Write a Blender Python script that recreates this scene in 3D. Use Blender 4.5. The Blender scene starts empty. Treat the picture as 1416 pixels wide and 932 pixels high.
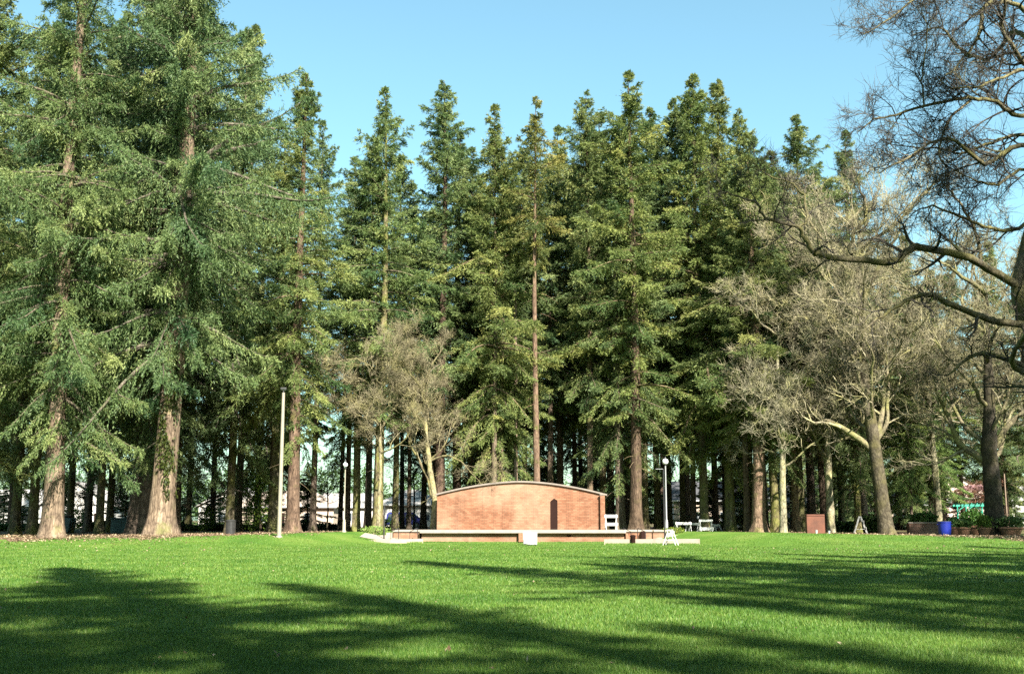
import bpy, bmesh, math, random
import numpy as np
from mathutils import Vector, Matrix

random.seed(7)
sc = bpy.context.scene
COL = sc.collection
PI = math.pi

# ------------------------------------------------------------------ camera geometry
F = 1600.0                      # focal length in photo pixels (1416 wide)
HOR = 719.0                     # horizon row in the photo
TH = math.atan((HOR - 466.0) / F)
EYE = 1.65
CT, ST = math.cos(TH), math.sin(TH)


def at(px, py, d):
    """photo pixel + distance along the ground -> world point"""
    u, v = px - 708.0, 466.0 - py
    ry, rz = F * CT - v * ST, F * ST + v * CT
    return Vector((d * u / ry, d, EYE + d * rz / ry))


def gx(px, d, py=738):
    return at(px, py, d).x


def smooth(a, b, t):
    k = np.clip((np.asarray(t, float) - a) / (b - a), 0, 1)
    return k * k * (3 - 2 * k)


def zt(x, y):
    x = np.asarray(x, float); y = np.asarray(y, float)
    y0 = 66 + 20 * np.exp(-((x - 1.0) / 13.0) ** 4)
    amp = 0.55 + 0.25 * np.exp(-(x / 22.0) ** 2)
    und = 0.03 * np.sin(x * .21 + 1.3) * np.sin(y * .13 + .4) * smooth(5, 20, y)
    return amp * smooth(0, 1, (y - y0) / 13.0) + und


def zg(x, y):
    return float(zt(x, y))


# ------------------------------------------------------------------ object helpers
def link(o, parent=None):
    COL.objects.link(o)
    if parent is not None:
        o.parent = parent
    return o


def tag(o, label=None, cat=None, group=None, kind=None):
    if label: o['label'] = label
    if cat: o['category'] = cat
    if group: o['group'] = group
    if kind: o['kind'] = kind
    return o


def thing(name, label, cat, loc=(0, 0, 0), rz=0.0, group=None):
    o = bpy.data.objects.new(name, None)
    o.empty_display_size = .3
    link(o)
    o.location = loc; o.rotation_euler = (0, 0, rz)
    return tag(o, label, cat, group)


def np_mesh(name, verts, faces_list, mats, matidx=None, smooth_sh=False, attrs=None, uv=None):
    """faces_list: list of int arrays (n,3) or (n,4)"""
    me = bpy.data.meshes.new(name)
    verts = np.asarray(verts, np.float32)
    me.vertices.add(len(verts)); me.vertices.foreach_set('co', verts.ravel())
    loops = np.concatenate([f.ravel() for f in faces_list]).astype(np.int32)
    tot = np.concatenate([np.full(len(f), f.shape[1], np.int32) for f in faces_list])
    start = np.concatenate([[0], np.cumsum(tot)[:-1]]).astype(np.int32)
    me.loops.add(len(loops)); me.loops.foreach_set('vertex_index', loops)
    me.polygons.add(len(tot)); me.polygons.foreach_set('loop_start', start)
    try:
        me.polygons.foreach_set('loop_total', tot)
    except Exception:
        pass
    for m in mats: me.materials.append(m)
    if matidx is not None:
        me.polygons.foreach_set('material_index', np.asarray(matidx, np.int32))
    me.polygons.foreach_set('use_smooth', np.full(len(tot), bool(smooth_sh)))
    for k, a in (attrs or {}).items():
        at_ = me.attributes.new(k, 'FLOAT', 'FACE')
        at_.data.foreach_set('value', np.asarray(a, np.float32))
    me.update(calc_edges=True)
    return me


def obj(name, me, parent=None):
    return link(bpy.data.objects.new(name, me), parent)


class MB:
    """collects shapes, becomes ONE mesh object"""
    def __init__(s): s.bm = bmesh.new()

    def box(s, x0, x1, y0, y1, z0, z1, bev=0.0, rot=None, loc=None):
        r = bmesh.ops.create_cube(s.bm, size=1.0)
        M = Matrix.Translation(((x0 + x1) / 2, (y0 + y1) / 2, (z0 + z1) / 2)) @ Matrix.Diagonal((x1 - x0, y1 - y0, z1 - z0, 1))
        vs = r['verts']
        bmesh.ops.transform(s.bm, matrix=M, verts=vs)
        if bev:
            es = list({e for v in vs for e in v.link_edges})
            rb = bmesh.ops.bevel(s.bm, geom=es, offset=bev, segments=2, affect='EDGES', profile=.5)
            vs = list({v for f in rb['faces'] for v in f.verts} | {v for v in vs if v.is_valid})
        if rot is not None:
            bmesh.ops.transform(s.bm, matrix=(Matrix.Translation(loc or (0, 0, 0)) @ rot), verts=vs)
        return s

    def tube(s, pts, rad, n=8, cap=True):
        pts = [Vector(p) for p in pts]
        if not hasattr(rad, '__len__'): rad = [rad] * len(pts)
        rings = []
        for i, p in enumerate(pts):
            a = pts[max(0, i - 1)]; b = pts[min(len(pts) - 1, i + 1)]
            t = (b - a).normalized()
            ref = Vector((0, 0, 1)) if abs(t.z) < .9 else Vector((1, 0, 0))
            u = t.cross(ref).normalized(); w = t.cross(u)
            rings.append([s.bm.verts.new(p + (u * math.cos(k * 2 * PI / n) + w * math.sin(k * 2 * PI / n)) * rad[i]) for k in range(n)])
        for r0, r1 in zip(rings, rings[1:]):
            for k in range(n):
                s.bm.faces.new((r0[k], r0[(k + 1) % n], r1[(k + 1) % n], r1[k]))
        if cap:
            s.bm.faces.new(rings[0][::-1]); s.bm.faces.new(rings[-1])
        return s

    def lathe(s, prof, c=(0, 0, 0), n=20):
        rings = []
        for r, z in prof:
            rings.append([s.bm.verts.new((c[0] + r * math.cos(k * 2 * PI / n), c[1] + r * math.sin(k * 2 * PI / n), c[2] + z)) for k in range(n)])
        for r0, r1 in zip(rings, rings[1:]):
            for k in range(n):
                s.bm.faces.new((r0[k], r0[(k + 1) % n], r1[(k + 1) % n], r1[k]))
        s.bm.faces.new(rings[0][::-1]); s.bm.faces.new(rings[-1])
        return s

    def prism(s, outline, y0, y1, axis='y'):
        """outline of (a, z) pairs extruded along y (or x)"""
        def P(a, z, w): return (a, w, z) if axis == 'y' else (w, a, z)
        A = [s.bm.verts.new(P(a, z, y0)) for a, z in outline]
        B = [s.bm.verts.new(P(a, z, y1)) for a, z in outline]
        n = len(A)
        s.bm.faces.new(A); s.bm.faces.new(B[::-1])
        for k in range(n):
            s.bm.faces.new((A[k], B[k], B[(k + 1) % n], A[(k + 1) % n]))
        return s

    def build(s, name, mat, parent=None, smooth_sh=False):
        bmesh.ops.recalc_face_normals(s.bm, faces=s.bm.faces[:])
        me = bpy.data.meshes.new(name)
        s.bm.to_mesh(me); s.bm.free()
        me.materials.append(mat)
        if smooth_sh:
            me.polygons.foreach_set('use_smooth', np.full(len(me.polygons), True))
            try: me.set_sharp_from_angle(angle=math.radians(40))
            except Exception: pass
        return obj(name, me, parent)


# ------------------------------------------------------------------ materials
def new_mat(name):
    m = bpy.data.materials.new(name); m.use_nodes = True
    nt = m.node_tree; nt.nodes.clear()
    out = nt.nodes.new('ShaderNodeOutputMaterial')
    return m, nt, out


def N(nt, typ, **kw):
    n = nt.nodes.new(typ)
    for k, v in kw.items():
        if k == 'ins':
            for a, b in v.items(): n.inputs[a].default_value = b
        else: setattr(n, k, v)
    return n


ALB = .76        # all surface colours below were picked one stop bright; this brings them to real-world albedo


def ramp(nt, stops, k=1.0):
    r = N(nt, 'ShaderNodeValToRGB'); e = r.color_ramp.elements
    while len(e) < len(stops): e.new(.5)
    for i, (p, c) in enumerate(stops):
        e[i].position = p; e[i].color = (c[0] * k, c[1] * k, c[2] * k, 1)
    return r


def mixc(nt, fac, a, b, mode='MIX'):
    m = N(nt, 'ShaderNodeMix', data_type='RGBA', blend_type=mode)
    L = nt.links
    for sock, v in ((m.inputs[0], fac), (m.inputs[6], a), (m.inputs[7], b)):
        if hasattr(v, 'is_output'): L.new(v, sock)
        elif isinstance(v, (int, float)): sock.default_value = v
        else: sock.default_value = (v[0], v[1], v[2], 1)
    return m.outputs[2]


def plain(name, col, rough=.6, var=.18, scale=4.0, metal=0.0, bump=.0, spec=.4):
    m, nt, out = new_mat(name); L = nt.links
    tc = N(nt, 'ShaderNodeTexCoord')
    no = N(nt, 'ShaderNodeTexNoise', ins={'Scale': scale, 'Detail': 6.0, 'Roughness': .65})
    L.new(tc.outputs['Object'], no.inputs['Vector'])
    r = ramp(nt, [(.3, [c * (1 - var) for c in col]), (.7, [min(1, c * (1 + var)) for c in col])], ALB)
    L.new(no.outputs[0], r.inputs[0])
    b = N(nt, 'ShaderNodeBsdfPrincipled', ins={'Roughness': rough, 'Metallic': metal, 'Specular IOR Level': spec})
    L.new(r.outputs[0], b.inputs['Base Color'])
    if bump:
        bp = N(nt, 'ShaderNodeBump', ins={'Strength': bump, 'Distance': .02})
        L.new(no.outputs[0], bp.inputs['Height']); L.new(bp.outputs[0], b.inputs['Normal'])
    L.new(b.outputs[0], out.inputs[0])
    return m


def bark_mat(name, dark, mid, light, moss=.25, mosscol=(.10, .12, .035), zsc=.16, sc_=5.0):
    m, nt, out = new_mat(name); L = nt.links
    tc = N(nt, 'ShaderNodeTexCoord')
    mp = N(nt, 'ShaderNodeMapping'); mp.inputs['Scale'].default_value = (1, 1, zsc)
    L.new(tc.outputs['Object'], mp.inputs[0])
    no = N(nt, 'ShaderNodeTexNoise', ins={'Scale': sc_, 'Detail': 8.0, 'Roughness': .7})
    L.new(mp.outputs[0], no.inputs['Vector'])
    vo = N(nt, 'ShaderNodeTexVoronoi', ins={'Scale': sc_ * 1.6}); vo.feature = 'DISTANCE_TO_EDGE'
    L.new(mp.outputs[0], vo.inputs['Vector'])
    r = ramp(nt, [(.28, dark), (.5, mid), (.72, light)], ALB); L.new(no.outputs[0], r.inputs[0])
    crack = ramp(nt, [(.0, (.35, .33, .32)), (.12, (1, 1, 1))]); L.new(vo.outputs[0], crack.inputs[0])
    c = mixc(nt, .75, r.outputs[0], crack.outputs[0], 'MULTIPLY')
    n2 = N(nt, 'ShaderNodeTexNoise', ins={'Scale': .9, 'Detail': 4.0, 'Roughness': .6})
    L.new(tc.outputs['Object'], n2.inputs['Vector'])
    mr = ramp(nt, [(.62 - moss * .5, (0, 0, 0)), (.78 - moss * .4, (1, 1, 1))]); L.new(n2.outputs[0], mr.inputs[0])
    mf = N(nt, 'ShaderNodeMath', operation='MULTIPLY'); mf.inputs[1].default_value = .75
    L.new(mr.outputs[0], mf.inputs[0])
    c = mixc(nt, mf.outputs[0], c, [v * ALB for v in mosscol])
    n3 = N(nt, 'ShaderNodeTexNoise', ins={'Scale': 2.3, 'Detail': 6.0, 'Roughness': .75})
    L.new(tc.outputs['Object'], n3.inputs['Vector'])
    pr = ramp(nt, [(.32, (.38, .36, .36)), (.5, (.9, .9, .88)), (.72, (1.3, 1.28, 1.22))]); L.new(n3.outputs[0], pr.inputs[0])
    c = mixc(nt, 1.0, c, pr.outputs[0], 'MULTIPLY')
    oi = N(nt, 'ShaderNodeObjectInfo')
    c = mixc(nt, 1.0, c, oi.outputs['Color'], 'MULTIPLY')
    b = N(nt, 'ShaderNodeBsdfPrincipled', ins={'Roughness': .9, 'Specular IOR Level': .15})
    L.new(c, b.inputs['Base Color'])
    h = N(nt, 'ShaderNodeMath', operation='MULTIPLY_ADD'); h.inputs[1].default_value = .6
    L.new(vo.outputs[0], h.inputs[0]); L.new(no.outputs[0], h.inputs[2])
    bp = N(nt, 'ShaderNodeBump', ins={'Strength': .9, 'Distance': .08}); L.new(h.outputs[0], bp.inputs['Height'])
    L.new(bp.outputs[0], b.inputs['Normal'])
    L.new(b.outputs[0], out.inputs[0])
    return m


def leaf_mat(name, c0, c1, c2, trans=.25, usecol=True, patch=None):
    """foliage: tint picked per blade, multiplied by the object's own colour"""
    m, nt, out = new_mat(name); L = nt.links
    a = N(nt, 'ShaderNodeAttribute', attribute_name='tint')
    r = ramp(nt, [(0, c0), (.5, c1), (1, c2)], ALB * (1.14 if 'needle' in name else 1)); L.new(a.outputs['Fac'], r.inputs[0])
    c = r.outputs[0]
    if usecol:
        oi = N(nt, 'ShaderNodeObjectInfo')
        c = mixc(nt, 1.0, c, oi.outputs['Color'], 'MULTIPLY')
    if patch:
        tc = N(nt, 'ShaderNodeTexCoord')
        no = N(nt, 'ShaderNodeTexNoise', ins={'Scale': .35, 'Detail': 5.0, 'Roughness': .6})
        L.new(tc.outputs['Object'], no.inputs['Vector'])
        pr = ramp(nt, [(.35, patch[0]), (.65, patch[1])]); L.new(no.outputs[0], pr.inputs[0])
        c = mixc(nt, 1.0, c, pr.outputs[0], 'MULTIPLY')
    b = N(nt, 'ShaderNodeBsdfPrincipled', ins={'Roughness': .55, 'Specular IOR Level': .25})
    L.new(c, b.inputs['Base Color'])
    t = N(nt, 'ShaderNodeBsdfTranslucent'); L.new(c, t.inputs['Color'])
    mx = N(nt, 'ShaderNodeMixShader'); mx.inputs[0].default_value = trans
    L.new(b.outputs[0], mx.inputs[1]); L.new(t.outputs[0], mx.inputs[2])
    L.new(mx.outputs[0], out.inputs[0])
    return m


def brick_mat(name, a, b_, mortar, sx=1.0, axis='xz'):
    m, nt, out = new_mat(name); L = nt.links
    tc = N(nt, 'ShaderNodeTexCoord'); sp = N(nt, 'ShaderNodeSeparateXYZ'); L.new(tc.outputs['Object'], sp.inputs[0])
    ad = N(nt, 'ShaderNodeMath', operation='ADD'); L.new(sp.outputs[0], ad.inputs[0]); L.new(sp.outputs[1], ad.inputs[1])
    cb = N(nt, 'ShaderNodeCombineXYZ'); L.new(ad.outputs[0], cb.inputs[0]); L.new(sp.outputs[2], cb.inputs[1])
    br = N(nt, 'ShaderNodeTexBrick', ins={'Scale': 1.0, 'Mortar Size': .014, 'Mortar Smooth': .2, 'Bias': 0.0, 'Brick Width': .34 * sx, 'Row Height': .118 * sx,
                                         'Color1': (*a, 1), 'Color2': (*b_, 1), 'Mortar': (*mortar, 1)})
    L.new(cb.outputs[0], br.inputs['Vector'])
    no = N(nt, 'ShaderNodeTexNoise', ins={'Scale': .8, 'Detail': 6.0, 'Roughness': .7}); L.new(tc.outputs['Object'], no.inputs['Vector'])
    r = ramp(nt, [(.3, (.78, .76, .74)), (.7, (1.15, 1.12, 1.1))], ALB); L.new(no.outputs[0], r.inputs[0])
    c = mixc(nt, 1.0, br.outputs[0], r.outputs[0], 'MULTIPLY')
    n5 = N(nt, 'ShaderNodeTexNoise', ins={'Scale': .22, 'Detail': 5.0, 'Roughness': .62}); L.new(tc.outputs['Object'], n5.inputs['Vector'])
    mp6 = N(nt, 'ShaderNodeMapping'); mp6.inputs['Scale'].default_value = (1.3, 1.3, .1); L.new(tc.outputs['Object'], mp6.inputs[0])
    n6 = N(nt, 'ShaderNodeTexNoise', ins={'Scale': 1.6, 'Detail': 6.0, 'Roughness': .7}); L.new(mp6.outputs[0], n6.inputs['Vector'])
    r6 = ramp(nt, [(.36, (.62, .58, .56)), (.52, (1, 1, 1)), (.7, (1.1, 1.1, 1.1))]); L.new(n6.outputs[0], r6.inputs[0])      # rain streaks
    c = mixc(nt, .5, c, r6.outputs[0], 'MULTIPLY')
    r5 = ramp(nt, [(.42, (0, 0, 0)), (.66, (.42, .42, .42))]); L.new(n5.outputs[0], r5.inputs[0])      # lime bloom on the old brick
    c = mixc(nt, r5.outputs[0], c, (.31, .235, .165))
    b = N(nt, 'ShaderNodeBsdfPrincipled', ins={'Roughness': .85, 'Specular IOR Level': .2}); L.new(c, b.inputs['Base Color'])
    bp = N(nt, 'ShaderNodeBump', ins={'Strength': .5, 'Distance': .01}); bp.invert = True
    L.new(br.outputs[1], bp.inputs['Height']); L.new(bp.outputs[0], b.inputs['Normal'])
    L.new(b.outputs[0], out.inputs[0])
    return m


def lawn_mat():
    m, nt, out = new_mat('lawn_turf'); L = nt.links
    tc = N(nt, 'ShaderNodeTexCoord')
    n1 = N(nt, 'ShaderNodeTexNoise', ins={'Scale': .22, 'Detail': 6.0, 'Roughness': .6}); L.new(tc.outputs['Object'], n1.inputs['Vector'])
    n2 = N(nt, 'ShaderNodeTexNoise', ins={'Scale': 9.0, 'Detail': 8.0, 'Roughness': .8}); L.new(tc.outputs['Object'], n2.inputs['Vector'])
    r1 = ramp(nt, [(.3, (.040, .108, .011)), (.5, (.080, .156, .020)), (.75, (.15, .20, .045))], ALB); L.new(n1.outputs[0], r1.inputs[0])
    r2 = ramp(nt, [(.25, (.5, .55, .5)), (.7, (1.25, 1.2, 1.2))]); L.new(n2.outputs[0], r2.inputs[0])
    c = mixc(nt, 1.0, r1.outputs[0], r2.outputs[0], 'MULTIPLY')
    b = N(nt, 'ShaderNodeBsdfPrincipled', ins={'Roughness': .8, 'Specular IOR Level': .15}); L.new(c, b.inputs['Base Color'])
    bp = N(nt, 'ShaderNodeBump', ins={'Strength': .8, 'Distance': .04}); L.new(n2.outputs[0], bp.inputs['Height'])
    L.new(bp.outputs[0], b.inputs['Normal']); L.new(b.outputs[0], out.inputs[0])
    return m


def mulch_mat():
    m, nt, out = new_mat('mulch_soil'); L = nt.links
    tc = N(nt, 'ShaderNodeTexCoord')
    n1 = N(nt, 'ShaderNodeTexNoise', ins={'Scale': 3.5, 'Detail': 9.0, 'Roughness': .8}); L.new(tc.outputs['Object'], n1.inputs['Vector'])
    n2 = N(nt, 'ShaderNodeTexNoise', ins={'Scale': .09, 'Detail': 5.0, 'Roughness': .6}); L.new(tc.outputs['Object'], n2.inputs['Vector'])
    r1 = ramp(nt, [(.3, (.04, .024, .016)), (.5, (.11, .068, .045)), (.68, (.26, .18, .12))], ALB); L.new(n1.outputs[0], r1.inputs[0])
    r2 = ramp(nt, [(.5, (0, 0, 0)), (.58, (1, 1, 1))]); L.new(n2.outputs[0], r2.inputs[0])
    n3 = ramp(nt, [(.3, (.022, .058, .009)), (.7, (.08, .14, .025))], ALB); L.new(n1.outputs[0], n3.inputs[0])
    c = mixc(nt, r2.outputs[0], r1.outputs[0], n3.outputs[0])
    b = N(nt, 'ShaderNodeBsdfPrincipled', ins={'Roughness': .95, 'Specular IOR Level': .1}); L.new(c, b.inputs['Base Color'])
    bp = N(nt, 'ShaderNodeBump', ins={'Strength': 1.0, 'Distance': .05}); L.new(n1.outputs[0], bp.inputs['Height'])
    L.new(bp.outputs[0], b.inputs['Normal']); L.new(b.outputs[0], out.inputs[0])
    return m


M = {}
M['lawn'] = lawn_mat()
M['mulch'] = mulch_mat()
M['grass'] = leaf_mat('grass_blade', (.034, .107, .009), (.078, .166, .018), (.18, .245, .05), trans=.22, usecol=False, patch=((.68, .78, .7), (1.32, 1.16, 1.3)))
M['needle'] = leaf_mat('fir_needles', (.053, .097, .039), (.142, .183, .065), (.30, .315, .116), trans=.35)
M['leaf'] = leaf_mat('shrub_leaves', (.035, .075, .02), (.07, .13, .03), (.14, .19, .05), trans=.3)
M['bark'] = bark_mat('fir_bark', (.06, .044, .034), (.14, .106, .082), (.25, .2, .16), moss=.16)
M['mossbark'] = bark_mat('mossy_bark', (.055, .042, .03), (.125, .105, .07), (.22, .19, .135), moss=.45, mosscol=(.12, .13, .032))
M['twig'] = bark_mat('bare_twig_bark', (.095, .085, .066), (.175, .16, .122), (.28, .262, .208), moss=.3, mosscol=(.20, .19, .09), zsc=.5, sc_=3)
M['oak'] = bark_mat('oak_bark', (.07, .06, .048), (.16, .135, .10), (.28, .245, .18), moss=.5, mosscol=(.17, .16, .05), zsc=.5, sc_=6)
M['limb'] = bark_mat('bare_limb_bark', (.05, .043, .034), (.105, .092, .066), (.18, .16, .115), moss=.35, mosscol=(.12, .12, .05), zsc=.5, sc_=3)
M['oaktwig'] = bark_mat('oak_twig_bark', (.05, .047, .046), (.10, .09, .074), (.18, .16, .115), moss=.1, zsc=.6, sc_=4)
M['brick'] = brick_mat('red_brick', (.185, .076, .040), (.285, .138, .080), (.125, .078, .048))
M['brick_dark'] = brick_mat('brown_brick', (.07, .034, .022), (.10, .05, .034), (.11, .09, .075))
M['concrete'] = plain('pale_concrete', (.29, .245, .195), .85, .15, 2.5, bump=.3)
M['coping'] = plain('coping_stone', (.19, .16, .135), .8, .2, 3, bump=.2)
M['door'] = plain('brown_door', (.018, .007, .005), .8, .2, spec=.1)
M['white'] = plain('white_paint', (.48, .48, .46), .5, .06, 3)
M['white_dull'] = plain('dull_white_paint', (.26, .26, .245), .6, .2, 6)  # darker, more mottled version of the white paint
M['black'] = plain('black_metal', (.02, .02, .022), .45, .2)
M['grey'] = plain('grey_metal', (.30, .31, .31), .4, .12, metal=.3)
M['cream'] = plain('cream_pole', (.25, .225, .17), .6, .14, 3)
M['rust'] = plain('rust_brown', (.11, .036, .018), .75, .35, 1.6, bump=.2)
M['blue'] = plain('blue_plastic', (.008, .018, .20), .4, .15)
M['terra'] = plain('terracotta', (.22, .11, .066), .85, .2, 5, bump=.2)
M['binmetal'] = plain('bin_metal', (.028, .027, .026), .55, .25)
M['boxgreen'] = plain('green_cabinet', (.012, .05, .05), .5, .2)
M['pergola'] = plain('green_paint', (.02, .25, .17), .5, .15)
M['globe'] = plain('milky_glass', (.75, .77, .78), .25, .04)
M['carpaint'] = plain('navy_paint', (.025, .032, .17), .25, .1, spec=.6)
M['tyre'] = plain('tyre_rubber', (.015, .015, .015), .8, .2)
M['wallw'] = plain('house_white', (.52, .5, .46), .8, .06, 2)
M['wallt'] = plain('house_tan', (.45, .36, .28), .8, .08, 2)
M['wallp'] = plain('house_pink', (.68, .52, .46), .8, .07, 2)
M['roofg'] = plain('roof_grey', (.28, .265, .25), .9, .2, 5)
M['rooft'] = plain('roof_tan', (.34, .28, .23), .9, .2, 5)
M['roofd'] = plain('roof_dark', (.06, .06, .065), .9, .2, 5)
M['wood'] = plain('weathered_wood', (.20, .14, .10), .85, .25, 6)
M['blossom'] = leaf_mat('pink_blossom', (.22, .11, .11), (.32, .18, .18), (.45, .3, .3), trans=.3)
m_, nt_, out_ = new_mat('window_glass')
b_ = N(nt_, 'ShaderNodeBsdfPrincipled', ins={'Base Color': (.03, .04, .05, 1), 'Roughness': .08, 'Specular IOR Level': .8})
nt_.links.new(b_.outputs[0], out_.inputs[0]); M['glass'] = m_

# ------------------------------------------------------------------ ground
def grid_sheet(xs, yfun, nrow, zoff, mat, name):
    V = []; nx = len(xs)
    for x in xs:
        ys = yfun(x)
        V.append(np.stack([np.full(len(ys), x), ys, zt(np.full(len(ys), x), ys) + zoff], 1))
    ny = len(V[0]); V = np.concatenate(V)
    i, j = np.meshgrid(np.arange(nx - 1), np.arange(ny - 1), indexing='ij')
    a = (i * ny + j).ravel()
    return np_mesh(name, V, [np.stack([a, a + ny, a + ny + 1, a + 1], 1)], [mat], smooth_sh=True)


xs_in = np.arange(-75, 75.1, 1.2)
xs = np.concatenate([[-1800, -700, -300, -150, -100], xs_in, [100, 150, 300, 700, 1800]])
ys_g = np.concatenate([[-300, -120, -60, -30, -10, 10, 30, 45, 55], np.arange(60, 112, 1.2), [116, 124, 135, 150, 180, 240, 400, 900, 2500]])
g = obj('ground', grid_sheet(xs, lambda x: ys_g, 0, 0, M['mulch'], 'ground')); tag(g, kind='structure')

ek = [(-200, 67), (-60, 68), (-34, 73), (-24, 74.5), (-18, 76.5), (-13.5, 83), (-9.5, 93), (-7, 97), (9, 98), (17, 97), (21, 92), (24, 86), (28, 78), (33, 72), (45, 68), (200, 66)]
ekx, eky = np.array([k[0] for k in ek], float), np.array([k[1] for k in ek], float)


def lawn_edge(x):
    return np.interp(x, ekx, eky) + .7 * np.sin(x * .9) + .5 * np.sin(x * 1.7) + .45 * np.sin(x * 3.9 + 1) + .3 * np.sin(x * 7.3) * np.sin(x * 1.1)


tt = np.concatenate([np.linspace(-1.2, 0, 6)[:-1], np.linspace(0, .75, 24)[:-1], np.linspace(.75, 1, 36)])
xs_l = np.concatenate([[-160, -110], np.arange(-75, 75.1, .5), [110, 160]])
lw = obj('lawn', grid_sheet(xs_l, lambda x: lawn_edge(x) * tt, 0, .05, M['lawn'], 'lawn')); tag(lw, kind='structure')


def blades(n, rng, y0, y1, hw, h, w):
    y = np.sqrt(rng.uniform(y0 ** 2, y1 ** 2, n)); x = rng.uniform(-hw, hw, n) * y
    z = zt(x, y) + .045
    hh = h * rng.uniform(.6, 1.3, n); az = rng.uniform(0, 2 * PI, n); ln = rng.uniform(.15, .8, n) * hh
    la = rng.uniform(0, 2 * PI, n)
    p = np.stack([x, y, z], 1)
    s = np.stack([np.cos(az), np.sin(az), np.zeros(n)], 1) * (w * rng.uniform(.7, 1.3, n))[:, None]
    tip = p + np.stack([np.cos(la) * ln, np.sin(la) * ln, hh], 1)
    return np.stack([p - s, p + s, tip], 1).reshape(-1, 3)


rng = np.random.default_rng(3)
gv = np.concatenate([blades(190000, rng, 10, 17, .53, .05, .004), blades(190000, rng, 17, 30, .53, .055, .0075), blades(190000, rng, 30, 60, .53, .06, .014), blades(90000, rng, 60, 72, .50, .055, .018), blades(45000, rng, 70, 80, .50, .05, .018)])
gv = gv.reshape(-1, 3, 3); gv = gv[gv[:, 0, 1] < lawn_edge(gv[:, 0, 0]) - .3].reshape(-1, 3)
_wl = np.array([(488, 82.2), (584, 82.45), (585, 83.9), (836, 83.9), (837, 77.85), (967, 76.15)], float)      # longer tufts the mower leaves along the walls
_n = 9000; _f = rng.uniform(488, 967, _n); _y = np.interp(_f, _wl[:, 0], _wl[:, 1]) - np.abs(rng.normal(0, .12, _n)); _x = (_f - 708) / 1622 * _y
_h = rng.uniform(.05, .17, _n); _z = zt(_x, _y) + .04; _s = rng.uniform(-.02, .02, _n); _b = np.stack([_x, _y, _z], 1)
gv = np.concatenate([gv, np.stack([_b + np.array([-.016, 0, 0]), _b + np.array([.016, 0, 0]), _b + np.stack([_s * 3, _s, _h], 1)], 1).reshape(-1, 3)])
nb = len(gv) // 3
ga = obj('grass', np_mesh('grass', gv, [np.arange(nb * 3).reshape(-1, 3)], [M['grass']], attrs={'tint': np.clip(rng.normal(.48, .24, nb), 0, 1)}))
tag(ga, kind='stuff')

# ------------------------------------------------------------------ tree makers
UP = np.array([0, 0, 1.0])


def nrm(a):
    return a / np.maximum(np.linalg.norm(a, axis=-1, keepdims=True), 1e-9)


def tubes(polys, sides):
    """polys: list of (pts (n,3), radii (n,)) -> verts, quads"""
    groups = {}
    for p, r in polys: groups.setdefault(len(p), []).append((p, r))
    VV, FF = [], []; off = 0
    ang = np.arange(sides) * 2 * PI / sides
    for n, lst in groups.items():
        P = np.stack([np.asarray(a) for a, _ in lst]); R = np.stack([np.asarray(b) for _, b in lst])
        T = np.gradient(P, axis=1); T = nrm(T)
        D = nrm(P[:, -1] - P[:, 0])
        ref = np.where(np.abs(D[:, 2:3]) < .8, np.array([[0, 0, 1.0]]), np.array([[1.0, 0, 0]]))[:, None, :]
        U = nrm(np.cross(T, ref)); W = np.cross(T, U)
        V = P[:, :, None, :] + R[:, :, None, None] * (U[:, :, None, :] * np.cos(ang)[None, None, :, None] + W[:, :, None, :] * np.sin(ang)[None, None, :, None])
        k = len(lst)
        VV.append(V.reshape(-1, 3))
        b = np.arange(k)[:, None, None] * n * sides + np.arange(n - 1)[None, :, None] * sides
        s = np.arange(sides)[None, None, :]; s2 = (s + 1) % sides
        q = np.stack([b + s, b + s2, b + sides + s2, b + sides + s], -1).reshape(-1, 4) + off
        FF.append(q); off += k * n * sides
    return np.concatenate(VV), np.concatenate(FF)


def rhomb(p, d, l, w, rng, upw=.55):
    """leaf blades: base points p, directions d, lengths l, half widths w"""
    n = nrm(upw * UP + rng.normal(0, .75, p.shape)); s = nrm(np.cross(d, n))
    a = p; b = p + d * (l * .45)[:, None] + s * w[:, None]; c = p + d * l[:, None]; e = p + d * (l * .45)[:, None] - s * w[:, None]
    return np.stack([a, b, c, e], 1).reshape(-1, 3)


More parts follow.
